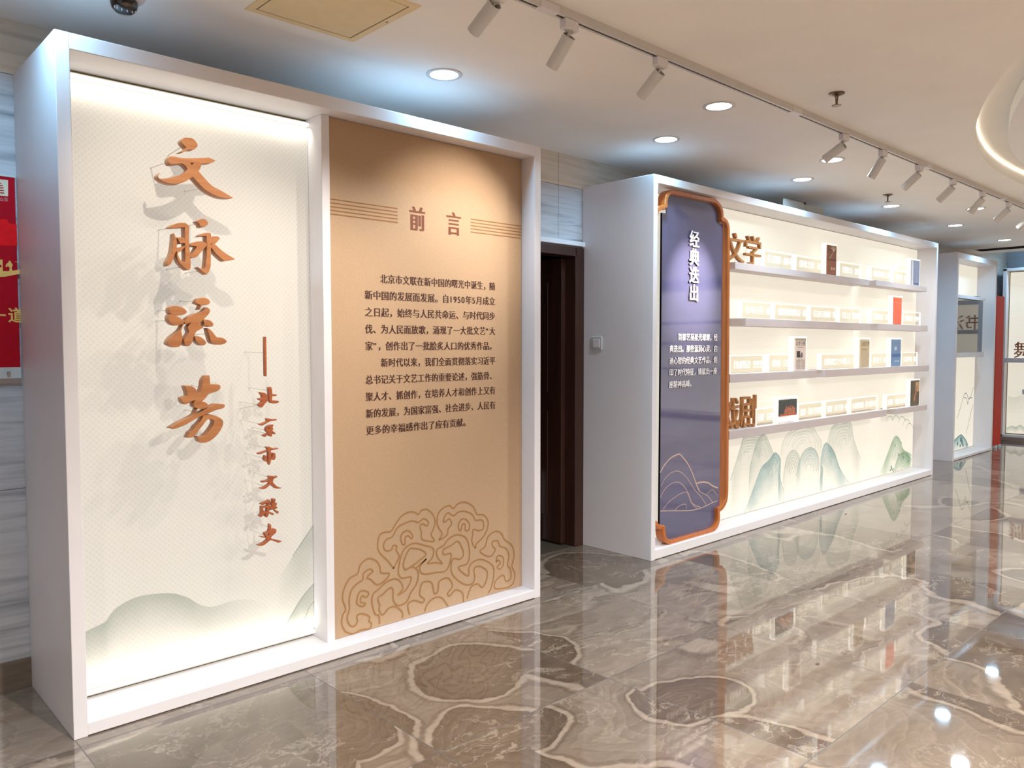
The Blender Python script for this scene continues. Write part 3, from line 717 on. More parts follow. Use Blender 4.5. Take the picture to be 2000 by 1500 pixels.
SMALL = {
'北': ((460, 650), 10.0, [
  [[(468,1158),(530,1160),(590,1180),(620,1220),(620,1300),(642,1320),(610,1352),(570,1392),(540,1442),(510,1467),(470,1442),(442,1410),(480,1370),(522,1330),(480,1322),(448,1305),(455,1278),(500,1275),(522,1260),(510,1220),(490,1190)]],
  [[(640,1065),(680,1053),(700,1060),(715,1120),(722,1200),(800,1198),(812,1220),(780,1237),(720,1240),(715,1320),(840,1323),(852,1345),(830,1372),(760,1382),(690,1377),(660,1340),(650,1250),(648,1150)]]],
  [(469, 784, 507, 791), (487, 757, 522, 762), (469, 798, 502, 791)]),
'京': ((460, 800), 12.5, [
  [[(752,213),(820,213),(880,235),(930,235),(985,223),(1012,240),(990,267),(900,277),(830,292),(780,322),(710,362),(660,392),(620,392),(575,355),(640,340),(720,310),(772,285)]],
  [[(738,460),(770,410),(830,378),(925,363),(922,400),(905,440),(928,480),(900,512),(890,560),(902,610),(880,662),(838,657),(812,620),(790,600),(750,652),(720,672),(690,652),(660,635),(700,610),(770,585),(802,570),(760,540),(733,510)],[(800,440),(820,435),(820,475),(805,475)]],
  [[(898,518),(950,543),(982,580),(972,607),(930,597),(892,560)]]],
  [(469, 819, 506, 828), (493, 834, 517, 840), (485, 838, 516, 846)]),
'市': ((460, 800), 12.5, [
  [[(738,915),(800,903),(850,908),(890,945),(950,945),(1010,930),(1058,940),(1030,967),(960,977),(890,992),(830,1012),(760,1032),(690,1057),(620,1087),(558,1092),(553,1053),(620,1043),(700,1013),(792,983),(770,950)]],
  [[(800,985),(857,985),(872,1100),(872,1250),(850,1322),(825,1352),(803,1300),(798,1150)]],
  [[(720,1118),(752,1120),(772,1170),(772,1277),(720,1257),(688,1215),(698,1165)]],
  [[(868,1060),(930,1048),(978,1065),(982,1130),(977,1210),(925,1237),(865,1212),(880,1180),(902,1190),(912,1080),(868,1092)]]],
  [(479, 884.5, 513, 895), (486, 866, 517, 874)]),
'文': ((460, 910), 8.82, [
  [[(562,175),(620,170),(680,182),(722,173),(715,202),(660,217),(652,240),(642,280),(690,330),(740,365),(805,380),(740,394),(690,392),(640,352),(605,317),(560,362),(510,397),(460,404),(412,385),(470,373),(530,340),(582,300),(560,270),(500,282),(458,287),(453,260),(510,253),(560,238),(587,215)]]],
  [(478, 936, 514, 949), (488, 918.5, 522, 931)]),
'聯': ((460, 910), 8.82, [
  [[(423,660),(480,623),(540,603),(602,598),(602,632),(540,647),(470,677)]],
  [[(442,700),(472,690),(482,760),(502,830),(470,862),(440,887),(407,860),(445,820),(440,760)]],
  [[(565,583),(602,585),(595,700),(582,800),(572,850),(545,892),(508,870),(530,820),(545,700)]],
  [[(462,702),(560,682),(562,712),(465,735)]], [[(470,790),(552,778),(555,815),(475,827)]],
  [[(636,565),(692,568),(682,640),(717,640),(702,700),(732,710),(690,747),(640,752),(598,762),(598,718),(642,690),(608,660),(640,630)]],
  [[(598,797),(650,808),(667,830),(645,852),(600,827),(568,790)]], [[(690,758),(720,770),(752,790),(730,827),(700,800),(668,760)]],
  [[(590,700),(700,690),(700,708),(590,722)]]],
  [(477, 968, 509, 981), (500, 974, 513, 980)]),
'史': ((460, 910), 8.82, [
  [[(580,1008),(600,998),(617,1020),(614,1090),(670,1073),(707,1095),(702,1150),(650,1192),(612,1230),(622,1255),(690,1270),(750,1283),(805,1297),(740,1327),(690,1307),(640,1287),(602,1277),(560,1312),(500,1362),(440,1382),(375,1370),(430,1350),(500,1310),(552,1260),(500,1237),(450,1232),(417,1215),(470,1213),(532,1225),(498,1190),(498,1150),(540,1143),(580,1110)],[(540,1165),(585,1170),(575,1200),(550,1195)]]],
  [(481.5, 1030, 514, 1045), (496.5, 1018, 524, 1030)])}
def carved(ch, spec, yf, thick, m, label, group, pin_r):
    origin, scale, pieces, pins = spec
    zs = [trace(lp, origin, scale, yf) for pc in pieces for lp in pc[:1]]
    xs = [p[0] for q in zs for p in q]; zz = [p[1] for q in zs for p in q]
    t = thing('wooden_character', label, 'wooden character', (sum(xs)/len(xs), P1, min(zz)), group)
    mb = MB()
    for k, pc in enumerate(pieces):
        loops = [chaikin(trace(lp, origin, scale, yf), 2 if i == 0 else 0) for i, lp in enumerate(pc)]
        add_mesh(mb, outline_mesh(loops, thick, .0012), Matrix.Translation((0, yf+.0003*(k % 5), 0)))
    mb.build('carved_strokes', m, t)
    for (bx, by, fx, fy) in pins:
        a = at(bx, by, 1, P1); b = at(fx+.6, fy, 1, yf+thick)
        c = MB().cyl((a.x, P1-.0005, a.z), (b.x, yf+thick-.003, b.z), pin_r, n=10)
        c.cyl((a.x, P1-.003, a.z), (a.x, P1-.0003, a.z), pin_r*1.7, n=12)
        c.build('mounting_rod', PIN, t, smooth=True)
LAB1 = {'文': 'large carved wooden character 文, topmost of the four big ones', '脉': 'large carved wooden character 脉, second from the top of the big four',
        '流': 'large carved wooden character 流, third of the big ones, with rounded strokes', '芳': 'large carved wooden character 芳, lowest of the four big ones'}
for ch, spec in BIG.items(): carved(ch, spec, 3.100, .040, LETTER, LAB1[ch], 'big carved characters on the light panel', .0022)
LAB2 = {'北': 'small reddish wooden character 北 just under the upright wooden bar', '京': 'small reddish wooden character 京, second in the right-hand column', '市': 'small reddish wooden character 市, third in the right-hand column',
        '文': 'small reddish wooden character 文 between 市 and 聯', '聯': 'small reddish many-stroked wooden character 聯 above 史', '史': 'small reddish wooden character 史, lowest in the right-hand column'}
for ch, spec in SMALL.items(): carved(ch, spec, 3.130, .016, LETTER2, LAB2[ch], 'small carved characters in a column', .0016)
carved('—', ((460, 650), 10.0, [[[(563,80),(575,74),(597,76),(601,90),(612,835),(605,852),(582,852),(573,838)]]], [(478, 687, 515, 689)]), 3.125, .016, LETTER2, 'upright reddish wooden bar above the small column of characters', 'small carved characters in a column', .0016)

# --- red poster on the wall behind the case
px0, px1, pz0, pz1 = -.55, .737, 1.327, 2.088
YP = WALL-.012
pt = thing('red_poster', 'red poster with a gold boat silhouette on the grey marble wall', 'poster', (.1, WALL, pz0))
MB().box(px0, px1, YP, WALL-.001, pz0, pz1).build('print_board', POSTER, pt)
for za, zb in ((pz1, pz1+.008), (pz0-.045, pz0)): MB().box(px0, px1+.002, YP-.003, WALL-.001, za, zb).build('edge_strip', mat('pale_strip', (206, 206, 202), .5), pt)
MB().cyl((.695, YP-.009, 1.305), (.695, YP-.002, 1.305), .007, n=14).build('fixing_bolt', SILV, pt)
mb = MB(); ww = lambda p, q: (lambda v: (v.x, v.z))(at(p, q, 1, YP-.001))
a = ww(0, 394.5); 
mb.poly_xz([ww(-12, 381), ww(15.7, 383.5), ww(15.7, 351.8), ww(-12, 349)], YP-.001, YP-.0005)
mb.build('emblem_square', EMBLEM, pt)
mb = MB()
for k, (l, r, y0, dy) in enumerate(((-6, 2.5, 358.5, -1), (-6, 5.5, 362, 0), (-6, 7.2, 366.2, .4), (-6, 8, 371, 1), (-6, 8.5, 375.5, 1.2))):
    mb.poly_xz([ww(l, y0+1.0), ww(r, y0+1.3+dy), ww(r-.5, y0-.6+dy), ww(l, y0-.5)], YP-.002, YP-.0015)
mb.build('emblem_strokes', POSTER, pt)
mb = MB(); q = ww(7.2, 391.5); put_text(mb, '宣', q[0], q[1]-.001, .0165, .0165, YP-.001); q = ww(-1.5, 391.5); put_text(mb, '众', q[0], q[1]-.001, .0165, .0165, YP-.001)
mb.build('emblem_caption', mat('pink_print', (226, 150, 150), .5), pt)
mb = MB(); mb.poly_xz([ww(-60, 480), ww(34, 480), ww(32.5, 436), ww(26, 438), ww(17, 436), ww(14.5, 428), ww(2, 428), ww(-4, 436), ww(-60, 436)], YP-.001, YP-.0005)
mb.build('flag_patch', POSTER2, pt)
mb = MB()
mb.poly_xz([ww(-40, 541), ww(10, 540.5), ww(37, 535), ww(60, 527), ww(60, 523), ww(36, 527), ww(18, 529.5), ww(5.4, 529.5), ww(5, 507), ww(-3, 507), ww(-3, 517), ww(3, 517.5), ww(3, 522), ww(-10, 522), ww(-40, 530)], YP-.001, YP-.0005)
mb.poly_xz([ww(18, 529.5), ww(19, 523), ww(15.5, 519.5), ww(13.5, 521.5), ww(10.5, 521), ww(12.5, 515.5), ww(16.5, 512.5), ww(17.5, 509.3), ww(20.5, 509.3), ww(21.5, 512.5), ww(24.5, 516), ww(24.5, 520), ww(22.8, 521), ww(23.8, 529)], YP-.0015, YP-.001)
mb.poly_xz([ww(27.5, 511.5), ww(33, 512), ww(40, 514), ww(40, 513), ww(33, 511)], YP-.0015, YP-.001)
mb.build('boat_silhouette', YELLOW, pt)
mb = MB(); q = ww(15.6, 627); put_text(mb, '道', q[0], q[1], .062, .064, YP-.001, thin=.018)
q = ww(-15, 627); put_text(mb, '一', q[0]-.012, q[1], .06, .062, YP-.001, thin=.014)
mb.build('slogan_text', YELLOW, pt)

# --- long case with shelves
D2, P2 = 3.106, 3.300
L2, R2, H2 = 4.161, 9.219, 2.513
case2 = thing('display_case', 'long white light-box case holding four rows of shelves, beyond the doorway', 'display case', (L2, D2, 0))
case_frame('frame', L2, R2, D2, WALL-.002, H2, .045, .065, .052, case2)
lp2 = MB().box(4.214, 9.160, P2, P2+.02, .072, 2.452).build('light_panel', FILM2, case2)
MB().box(4.206, 9.172, P2+.021, P2+.03, .065, 2.461).build('panel_reveal', OLIVE, case2)
oc, sc = (1400, 800), 3.333
GREY_I, BLUE_I, GREEN_I = ink('pale_grey_ink', (186, 200, 198)), ink('blue_ink', (150, 190, 202)), ink('sage_ink', (150, 190, 160))
MNT = [('g', [(88, 460), (130, 330), (160, 225), (178, 180), (240, 168), (305, 168)], .50, .62),
 ('g', [(210, 490), (218, 380), (240, 280), (268, 195), (312, 164), (345, 225), (375, 300)], .42, .60),
 ('g', [(418, 300), (427, 225), (455, 165), (500, 128), (560, 112), (620, 112), (660, 170), (682, 212), (676, 250)], .30, .28),
 ('g', [(720, 215), (742, 130), (772, 92), (800, 84), (870, 82), (890, 180), (912, 255), (936, 322)], .45, .60),
 ('b', [(180, 680), (222, 560), (262, 450), (292, 378), (340, 328), (362, 300), (382, 278), (410, 308), (416, 340), (402, 400), (415, 460), (438, 532)], .40, 1.0),
 ('g', [(430, 480), (442, 380), (457, 310), (490, 266), (520, 275), (538, 312), (545, 350)], .35, .55),
 ('b', [(515, 430), (540, 330), (562, 280), (600, 248), (642, 262), (664, 320), (662, 400)], .22, .65),
 ('b', [(665, 470), (690, 392), (676, 350), (690, 252), (712, 216), (742, 240), (772, 292), (802, 382), (860, 480)], .36, 1.0),
 ('s', [(1062, 420), (1108, 300), (1140, 212), (1166, 171), (1192, 196), (1214, 258), (1255, 284), (1270, 300)], .34, 1.0),
 ('s', [(1150, 410), (1175, 320), (1200, 285), (1230, 280), (1270, 330)], .25, .8)]
banks = {'g': MB(), 'b': MB(), 's': MB()}; yy = P2-.0010
for k, (kind, pts, fall, d) in enumerate(MNT):
    r = smooth_line(trace(pts, oc, sc, yy), 4)
    fade_hill(banks[kind], r, yy, fall, d*.72, .074, (.12, .12)); yy -= .0004
    yl = P2-.0056-.00015*k; lines = MB()
    lines.ribbon(smooth_line(trace(pts, oc, sc, yl), 4), .0036, yl)
    top = min(p[1] for p in pts); mid = sum(p[0] for p in pts)/len(pts)
    for j, kk in enumerate((.84, .70, .57, .45, .34, .24)):        # inner contour strokes
        pj = [(mid+(x-mid)*kk+random.uniform(-5, 5), top+12+19*j+(y-top)*(.92-.09*j)) for x, y in pts]
        pj = [p for p in pj if p[1] < top+170]
        yj = yl-.00003*(j+1)
        if len(pj) > 2: lines.ribbon(smooth_line(trace(pj, oc, sc, yj), 3), .0022, yj)
    lines.keep = True; lines.build('mountain_outline', ink('outline_ink', (140, 160, 162), False, .9), lp2)
lines = MB()
for kx, (a, b) in enumerate(((1125, 42), (1165, 38), (1205, 45), (1235, 62), (1255, 90))):
    pj = [(a-22, b+40), (a-14, b+12), (a, b), (a+16, b+10), (a+24, b+30)]
    yj = P2-.0075-.0001*kx; lines.ribbon(smooth_line(trace(pj, oc, sc, yj), 3), .006, yj)
banks['g'].build('grey_mountain_print', GREY_I, lp2); banks['b'].build('blue_mountain_print', BLUE_I, lp2); banks['s'].build('green_mountain_print', GREEN_I, lp2)
lines.keep = True
lines.build('cloud_outline', ink('outline_ink', (140, 160, 162), False, .9), lp2)
for x, z, s_ in ((1135, 395, 14), (1148, 402, 10), (1215, 320, 9), (1185, 300, 8), (1200, 222, 7), (1160, 240, 8), (1250, 345, 9)):
    tr_ = MB()
    for j in range(5):
        w = at(oc[0]+(x+random.uniform(-s_, s_)*.5)/sc, oc[1]+(z-j*s_*.45)/sc, 1, P2-.0086); rr = .006*s_/9
        tr_.poly_xz([(w.x+rr*math.cos(t)*1.5, w.z+rr*math.sin(t)) for t in [k*math.pi/3 for k in range(6)]], P2-.0086-.0001*j, P2-.0085-.0001*j)
    tr_.build('pine_print', mat('dark_green_print', (92, 134, 110), .7), lp2)

# light switch on the side of the long case
sw = thing('light_switch', 'square white light switch on the grey side of the long case', 'switch', (L2, 3.577, 1.382))
MB().box(L2-.009, L2-.0003, 3.530, 3.624, 1.383, 1.476, .003).build('switch_plate', GREYP, sw)
MB().box(L2-.013, L2-.0085, 3.548, 3.604, 1.401, 1.458, .002).build('rocker', WHITE, sw)

# shelves
SHY0 = 3.135
SHELF = [(5.19, 7.535, 2.028, .052, 'upper long white shelf under the letters 文学'), (7.69, 9.00, 2.036, .052, 'short white shelf carrying the grey-blue book'),
         (5.35, 7.59, 1.620, .060, 'long white shelf in the second row from the top'), (7.74, 9.05, 1.624, .060, 'short white shelf holding the salmon-red book'),
         (5.14, 6.52, 1.202, .062, 'white shelf holding the newspaper display in the third row'), (6.675, 9.11, 1.202, .064, 'longer white shelf holding the blue book in the third row'),
         (5.14, 8.01, .782, .064, 'lowest long white shelf under the letters 戏剧'), (8.24, 9.09, .776, .056, 'short white shelf holding the dark book, lowest at right')]
for x0, x1, z, t, lab in SHELF:
    tag(MB().box(x0, x1, SHY0, P2-.0125, z-t, z, .0015).build('display_shelf', mat('shelf_laminate', (192, 182, 183), .45, noise=.015, scale=6)), lab, 'shelf', 'shelves in the long case')

# clear acrylic title blocks
YA = 3.165
def block(px_l, px_r, z, h, s, lab):
    x0 = at(px_l, 600, 1, YA).x; x1 = at(px_r, 600, 1, YA).x-.012
    t = thing('title_block', lab, 'acrylic block', ((x0+x1)/2, YA+.02, z), 'clear acrylic title blocks')
    e = .006
    MB().box(x0+e, x1-e, YA, YA+.004, z+e, z+h-e).build('clear_front', CLEAR, t)
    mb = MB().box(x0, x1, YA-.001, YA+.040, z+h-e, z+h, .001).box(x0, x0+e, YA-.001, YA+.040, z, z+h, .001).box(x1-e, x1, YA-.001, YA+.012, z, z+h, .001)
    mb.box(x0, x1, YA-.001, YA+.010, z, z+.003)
    mb.build('glow_edge', LAB, t)  # edges glow by themselves, no lamp inside
    cells = sum(.5 if c == ' ' else 1.0 for c in s); w = (x1-x0)-.05
    k = w/(cells*.97)
    xx = x0+.028
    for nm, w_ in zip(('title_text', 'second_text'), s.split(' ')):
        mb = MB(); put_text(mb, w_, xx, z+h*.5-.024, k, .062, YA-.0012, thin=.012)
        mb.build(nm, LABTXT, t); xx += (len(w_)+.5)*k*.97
G = 'clear acrylic title block '
for a in [(1491, 1551, 2.028, .133, '《三里湾》 赵树理', G+'next to the letter 学 on the top shelf'),
          (1553, 1609, 2.028, .130, '《青春之歌》 杨沫', G+'just left of the brown book'),
          (1638, 1680, 2.028, .136, '《艳阳天》 浩然', G+'just right of the brown book'),
          (1700, 1741, 2.036, .132, '《青春万岁》 王蒙', G+'first on the short top-right shelf'),
          (1744, 1775, 2.036, .132, '《无字》 张洁', 'narrow clear acrylic title block left of the grey-blue book'),
          (1449, 1513, 1.620, .130, '《少年天子》 凌力', G+'at the left end of the second row'),
          (1513, 1583, 1.620, .130, '《穆斯林的葬礼》 霍达', G+'second in the second row'),
          (1583, 1640, 1.620, .132, '《江南三部曲》 格非', G+'third in the second row'),
          (1640, 1682, 1.620, .134, '《北上》 徐则臣', G+'fourth in the second row, last before the gap'),
          (1703, 1740, 1.624, .134, '《应物兄》 李洱', G+'just left of the salmon-red book'),
          (1764, 1799, 1.624, .138, '《牵风记》 徐怀中', G+'just right of the salmon-red book'),
          (1427, 1495, 1.202, .138, '《务虚笔记》 史铁生', G+'beside the wooden frame bar in the third row'),
          (1503, 1551, 1.202, .140, '《受戒》 汪曾祺', G+'just left of the newspaper display'),
          (1606, 1679, 1.202, .138, '《组织部来了个年轻人》 王蒙', 'long clear acrylic title block left of the beige magazine'),
          (1703, 1741, 1.202, .138, '《班主任》 刘心武', G+'between the beige magazine and the blue book'),
          (1763, 1795, 1.202, .140, '《人到中年》 谌容', G+'right of the blue book'),
          (1480, 1523, .782, .138, '话剧 《茶馆》', G+'between the letter 剧 and the stage photo'),
          (1563, 1616, .782, .142, '话剧 《狗儿爷涅槃》', G+'just right of the stage photo'),
          (1616, 1666, .782, .142, '话剧 《天下第一楼》', G+'second to the right of the stage photo'),
          (1666, 1719, .782, .144, '小剧场话剧 《绝对信号》', G+'last on the lowest long shelf'),
          (1736, 1779, .776, .144, '话剧 《窝头会馆》', G+'left of the dark book on the lowest short shelf')]:
    block(*a)

# books and covers shown in clear stands
def stand(name, px_l, px_r, z, h, lab, cat, cover, art, spine=.030, photo=False):
    x0 = at(px_l, 600, 1, YA).x; x1 = at(px_r, 600, 1, YA).x-.01
    t = thing(name, lab, cat, ((x0+x1)/2, YA+.02, z), 'covers standing among the title blocks')
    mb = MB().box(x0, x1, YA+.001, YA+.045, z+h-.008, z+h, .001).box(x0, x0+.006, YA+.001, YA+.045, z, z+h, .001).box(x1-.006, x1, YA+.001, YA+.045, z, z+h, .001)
    mb.box(x0, x1, YA+.038, YA+.045, z, z+h-.008).build('clear_stand', LAB, t)  # stand shares the self-glowing edge white
    c0, c1, z0, z1 = x0+.008+(.02 if photo else spine*.6), x1-.012, z+(.056 if photo else .004), z+h-(.024 if photo else .014)
    cv = MB().box(c0, c1, YA, YA+.030, z0, z1, .001).build('photo_print' if photo else 'cover', cover, t)
    if not photo: MB().box(c0+.002, c1-.002, YA+.002, YA+.032, z0+.002, z1+.001).build('pages', mat('book_pages', (226, 220, 204), .8), t)
    art(t, c0, c1, z0, z1)
    return t
def art_brown(t, a, b, c, d):
    mb = MB()
    for k in range(5):
        an = .5+k*.45; x, z = a+(b-a)*.62, c+(d-c)*.80
        mb.ribbon([(x, z), (x+.04*math.cos(an), z+.035*math.sin(an)), (x+.065*math.cos(an+.3), z+.055*math.sin(an+.3))], .008, YA-.0006-.0001*k)
    mb.ribbon([(a+.03, d-.125), (a+.1, d-.06), (b-.05, d-.02)], .004, YA-.0012)
    for k in range(3): mb.box(a+(b-a)*(.42+.16*k), a+(b-a)*(.50+.16*k), YA-.0008, YA-.0004, c+.045, c+.068)
    mb.keep = True; mb.build('cover_flowers', mat('cream_flower_print', (232, 214, 188), .6), t)
    MB().box(a, b, YA-.0006, YA-.0002, c+.125, c+.137).build('cover_band', mat('dark_band', (112, 62, 40), .6), t)
def art_greyblue(t, a, b, c, d):
    mb = MB(); mb.box(a, a+(b-a)*.22, YA-.0006, YA-.0002, c, d); mb.build('cover_edge', mat('pale_cover', (206, 202, 200), .6), t)
    mb = MB()
    for k in range(14): mb.box(a+(b-a)*.22, a+(b-a)*(.25+.05*random.random()), YA-.0009, YA-.0003, c+(d-c)*k/14, c+(d-c)*(k+.6)/14)
    for k in range(6): mb.box(a+(b-a)*(.34+.09*k), a+(b-a)*(.40+.09*k), YA-.0009, YA-.0003, c+.012, c+.02+.01*random.random())
    mb.build('cover_ink', mat('navy_print', (52, 58, 92), .6), t)
def art_red(t, a, b, c, d):
    MB().box(a+.006, b-.004, YA-.0006, YA-.0002, d-.055, d-.052).box(a+.006, a+.009, YA-.0006, YA-.0002, c+.01, d-.06).build('cover_lines', mat('light_red_print', (250, 168, 140), .6), t)
def art_news(t, a, b, c, d):
    mb = MB(); mb.box(a, b, YA-.0006, YA-.0002, d-.020, d-.002); mb.build('masthead_band', mat('grey_print', (170, 156, 142), .7), t)
    mb = MB(); put_text(mb, '北京日报', a+.012, d-.058, (b-a-.02)/4.1, .040, YA-.0006, thin=.008)
    mb.box(a+.05, b-.04, YA-.0006, YA-.0003, d-.078, d-.075)
    mb.box(a+.03, a+.09, YA-.0006, YA-.0003, d-.16, d-.106).box(a+.075, a+.098, YA-.0008, YA-.0006, d-.162, d-.135).box(a+.11, a+.13, YA-.0006, YA-.0003, d-.162, d-.12)
    mb.box(a+.06, a+.07, YA-.0006, YA-.0003, d-.185, d-.175).box(a+.11, a+.12, YA-.0006, YA-.0003, d-.185, d-.175)
    mb.build('headline', mat('news_black', (70, 60, 58), .7), t)
    mb = MB()
    for k in range(11):
        z = c+.012+k*.0072
        mb.box(a+.025, a+.10, YA-.0006, YA-.0003, z, z+.0032).box(a+.115, b-.015, YA-.0006, YA-.0003, z, z+.0032)
    mb.build('news_columns', mat('news_grey', (150, 138, 132), .7), t)
def art_mag(t, a, b, c, d):
    mb = MB(); put_text(mb, '人民文学', a+.006, d-.062, (b-a-.01)/4.1, .048, YA-.0006, thin=.004)
    mb.box(a+.03, b-.06, YA-.0006, YA-.0003, d-.098, d-.094); mb.build('cover_title', mat('sepia_print', (84, 66, 44), .7), t)
    mb = MB()
    for k in range(18): mb.box(a+.012, b-.012, YA-.0006, YA-.0003, c+.012+k*.0085, c+.0145+k*.0085)
    mb.build('cover_lines', mat('faint_sepia', (196, 180, 152), .7), t)
def art_blue(t, a, b, c, d):
    mb = MB()
    for k in range(3): mb.box(a+(b-a)*(.35+.18*k), a+(b-a)*(.47+.18*k), YA-.0006, YA-.0003, c+.042, c+.058)
    mb.box(a+.06, a+.12, YA-.0006, YA-.0003, d-.11, d-.075); mb.build('cover_title', mat('pale_blue_print', (176, 200, 224), .6), t)
    MB().box(a, b, YA-.0006, YA-.0002, c+.09, c+.125).build('cover_band', mat('deep_blue_band', (74, 110, 158), .6), t)
def art_dark(t, a, b, c, d):
    MB().box(a+(b-a)*.5, b-.012, YA-.0006, YA-.0002, c+(d-c)*.55, d-.018).build('cover_label', mat('straw_print', (198, 166, 120), .6), t)
    mb = MB()
    for k, (u, v) in enumerate(((.66, .72), (.55, .50), (.42, .38), (.35, .24), (.45, .30), (.62, .60))):
        mb.poly_xz([(a+(b-a)*u+.018*math.cos(q), c+(d-c)*v+.024*math.sin(q)) for q in [j*math.pi/4 for j in range(8)]], YA-.0012-.0001*k, YA-.0008-.0001*k)
    mb.build('cover_figures', mat('rose_print', (186, 124, 96), .6), t)
def art_stage(t, a, b, c, d):
    MB().box(a, b, YA-.0006, YA-.0002, c, c+.016).build('stage_floor_print', mat('stage_red', (190, 96, 66), .6), t)
    mb = MB()
    for k in range(11):
        u = .30+.055*k; hgt = .045+.03*math.sin(k*1.3)**2; x = a+(b-a)*u
        mb.poly_xz([(x-.012, c+.014), (x+.012, c+.014), (x+.009, c+.014+hgt*.8), (x, c+.016+hgt), (x-.009, c+.014+hgt*.8)], YA-.0014-.0001*k, YA-.0010-.0001*k)
    mb.build('actor_print', mat('actor_rose', (176, 112, 88), .6, noise=.4, scale=60), t)
stand('book', 1612, 1634, 2.028, .276, 'brown book with pale flowers standing on the top shelf', 'book', mat('brown_cover', (146, 88, 58), .5, noise=.15), art_brown)
stand('book', 1777, 1796, 2.036, .278, 'grey-blue book with a ragged navy spine edge on the top row', 'book', mat('grey_blue_cover', (142, 146, 168), .5, noise=.1), art_greyblue)
stand('book', 1744, 1763, 1.624, .286, 'salmon-red book standing on the second shelf', 'book', mat('salmon_cover', (226, 104, 74), .5, noise=.05), art_red)
stand('newspaper', 1551, 1578, 1.202, .286, 'upright newspaper page in a clear stand in the third row', 'newspaper', mat('newsprint', (222, 208, 200), .8), art_news)
stand('magazine', 1680, 1702, 1.202, .284, 'beige magazine with dark brush title in the third row', 'magazine', mat('beige_cover', (204, 188, 158), .7, noise=.08), art_mag)
stand('book', 1742, 1763, 1.202, .288, 'blue book standing in the third row', 'book', mat('blue_cover', (112, 140, 176), .5, noise=.08), art_blue)
stand('stage_photo', 1523, 1562, .782, .212, 'dark stage photograph in a clear stand on the lowest shelf', 'photograph', mat('stage_dark', (66, 72, 72), .5, noise=.2), art_stage, photo=True)
stand('book', 1782, 1801, .776, .282, 'dark olive book with a straw label on the lowest row', 'book', mat('olive_cover', (92, 82, 66), .5, noise=.15), art_dark)

# wooden letters standing on shelves
def solid_letter(ch, x0, x1, z0, z1, y, lab, group, m=GOLDW, frame='XZ', depth=.026, off=.0):
    me = text_mesh(ch, .0, off)
    xs = [v.co.x for v in me.vertices]; ys = [v.co.y for v in me.vertices]; bpy.data.meshes.remove(me)
    bx0, bx1, by0, by1 = min(xs), max(xs), min(ys), max(ys)
    kx, kz = (x1-x0)/(bx1-bx0), (z1-z0)/(by1-by0)
    me = text_mesh(ch, 1.0, off)
    me.transform(Matrix.Diagonal((kx, kz, depth, 1)) @ Matrix.Translation((-bx0, -by0, 0)))
    if frame == 'XZ': mt = Matrix.Translation((x0, y, z0)) @ TO_XZ; base = ((x0+x1)/2, y, z0)
    else: mt = Matrix.Translation((y, x1, z0)) @ TO_MX; base = (y, (x0+x1)/2, z0)
    me.transform(mt)
    t = link('wooden_letter', me, m); c = Vector(base)
    me.transform(Matrix.Translation(-c)); t.location = c
    return tag(t, lab, 'wooden letter', group)
solid_letter('文', 5.135, 5.385, 2.030, 2.250, 3.185, 'golden wooden letter 文 on the top shelf beside the wooden frame', 'wooden letters on the shelves')
solid_letter('学', 5.400, 5.630, 2.030, 2.252, 3.185, 'golden wooden letter 学 on the top shelf right of 文', 'wooden letters on the shelves')
solid_letter('戏', 5.125, 5.345, .784, 1.020, 3.185, 'golden wooden letter 戏 on the lowest shelf beside the wooden frame', 'wooden letters on the shelves')
solid_letter('剧', 5.360, 5.590, .784, 1.030, 3.185, 'golden wooden letter 剧 on the lowest shelf left of a title block', 'wooden letters on the shelves')

# --- purple glass sign in its notched wooden frame
YF, YG = 3.130, 3.160
sg = thing('framed_sign', 'tall purple glass sign in a notched orange wooden frame', 'sign', (4.68, YG, .065))
def pxp(pts, o, s): return trace(pts, o, s, YF)
A_, sA = (1270, 350), 11.54
B_, sB = (1280, 860), 6.82
fr = MB()
fr.sweep(smooth_line(pxp([(172, 800), (182, 735), (212, 672), (270, 638), (362, 630)], A_, sA), 4), .015, YF+.004, YF+.060)
fr.sweep(smooth_line(pxp([(365, 640), (366, 560), (372, 470), (392, 380), (440, 310), (500, 285), (560, 296)], A_, sA), 4) + smooth_line(pxp([(760, 338), (1000, 388), (1250, 440), (1420, 475), (1500, 510), (1575, 590), (1622, 700), (1636, 800), (1636, 920)], A_, sA), 4), .015, YF, YF+.062)
top_arc = smooth_line(pxp([(1628, 905), (1690, 915), (1745, 975), (1775, 1080), (1782, 1230)], A_, sA), 5)
bot_arc = smooth_line(pxp([(965, 560), (962, 700), (950, 800), (920, 870), (885, 915), (838, 930)], B_, sB), 5)
fr.sweep(top_arc + bot_arc, .016, YF+.002, YF+.062)
fr.sweep(smooth_line(pxp([(846, 915), (850, 1000), (845, 1080), (822, 1145), (775, 1195), (715, 1220)], B_, sB), 4) + smooth_line(pxp([(600, 1255), (450, 1297), (300, 1342), (225, 1362), (175, 1350), (140, 1310), (122, 1240), (118, 1150)], B_, sB), 4), .0155, YF, YF+.062)
fr.sweep(smooth_line(pxp([(125, 1165), (80, 1162), (45, 1140), (18, 1100)], B_, sB), 4), .015, YF+.004, YF+.060)
fr.build('wooden_frame', FRAMEW, sg)
gx0, gx1 = 4.322, 5.056
tl = 4.392; tr = 4.990
def arc(cx, cz, r, a0, a1, n=6): return [(cx+r*math.cos(math.radians(a0+(a1-a0)*k/n)), cz+r*math.sin(math.radians(a0+(a1-a0)*k/n))) for k in range(n+1)]
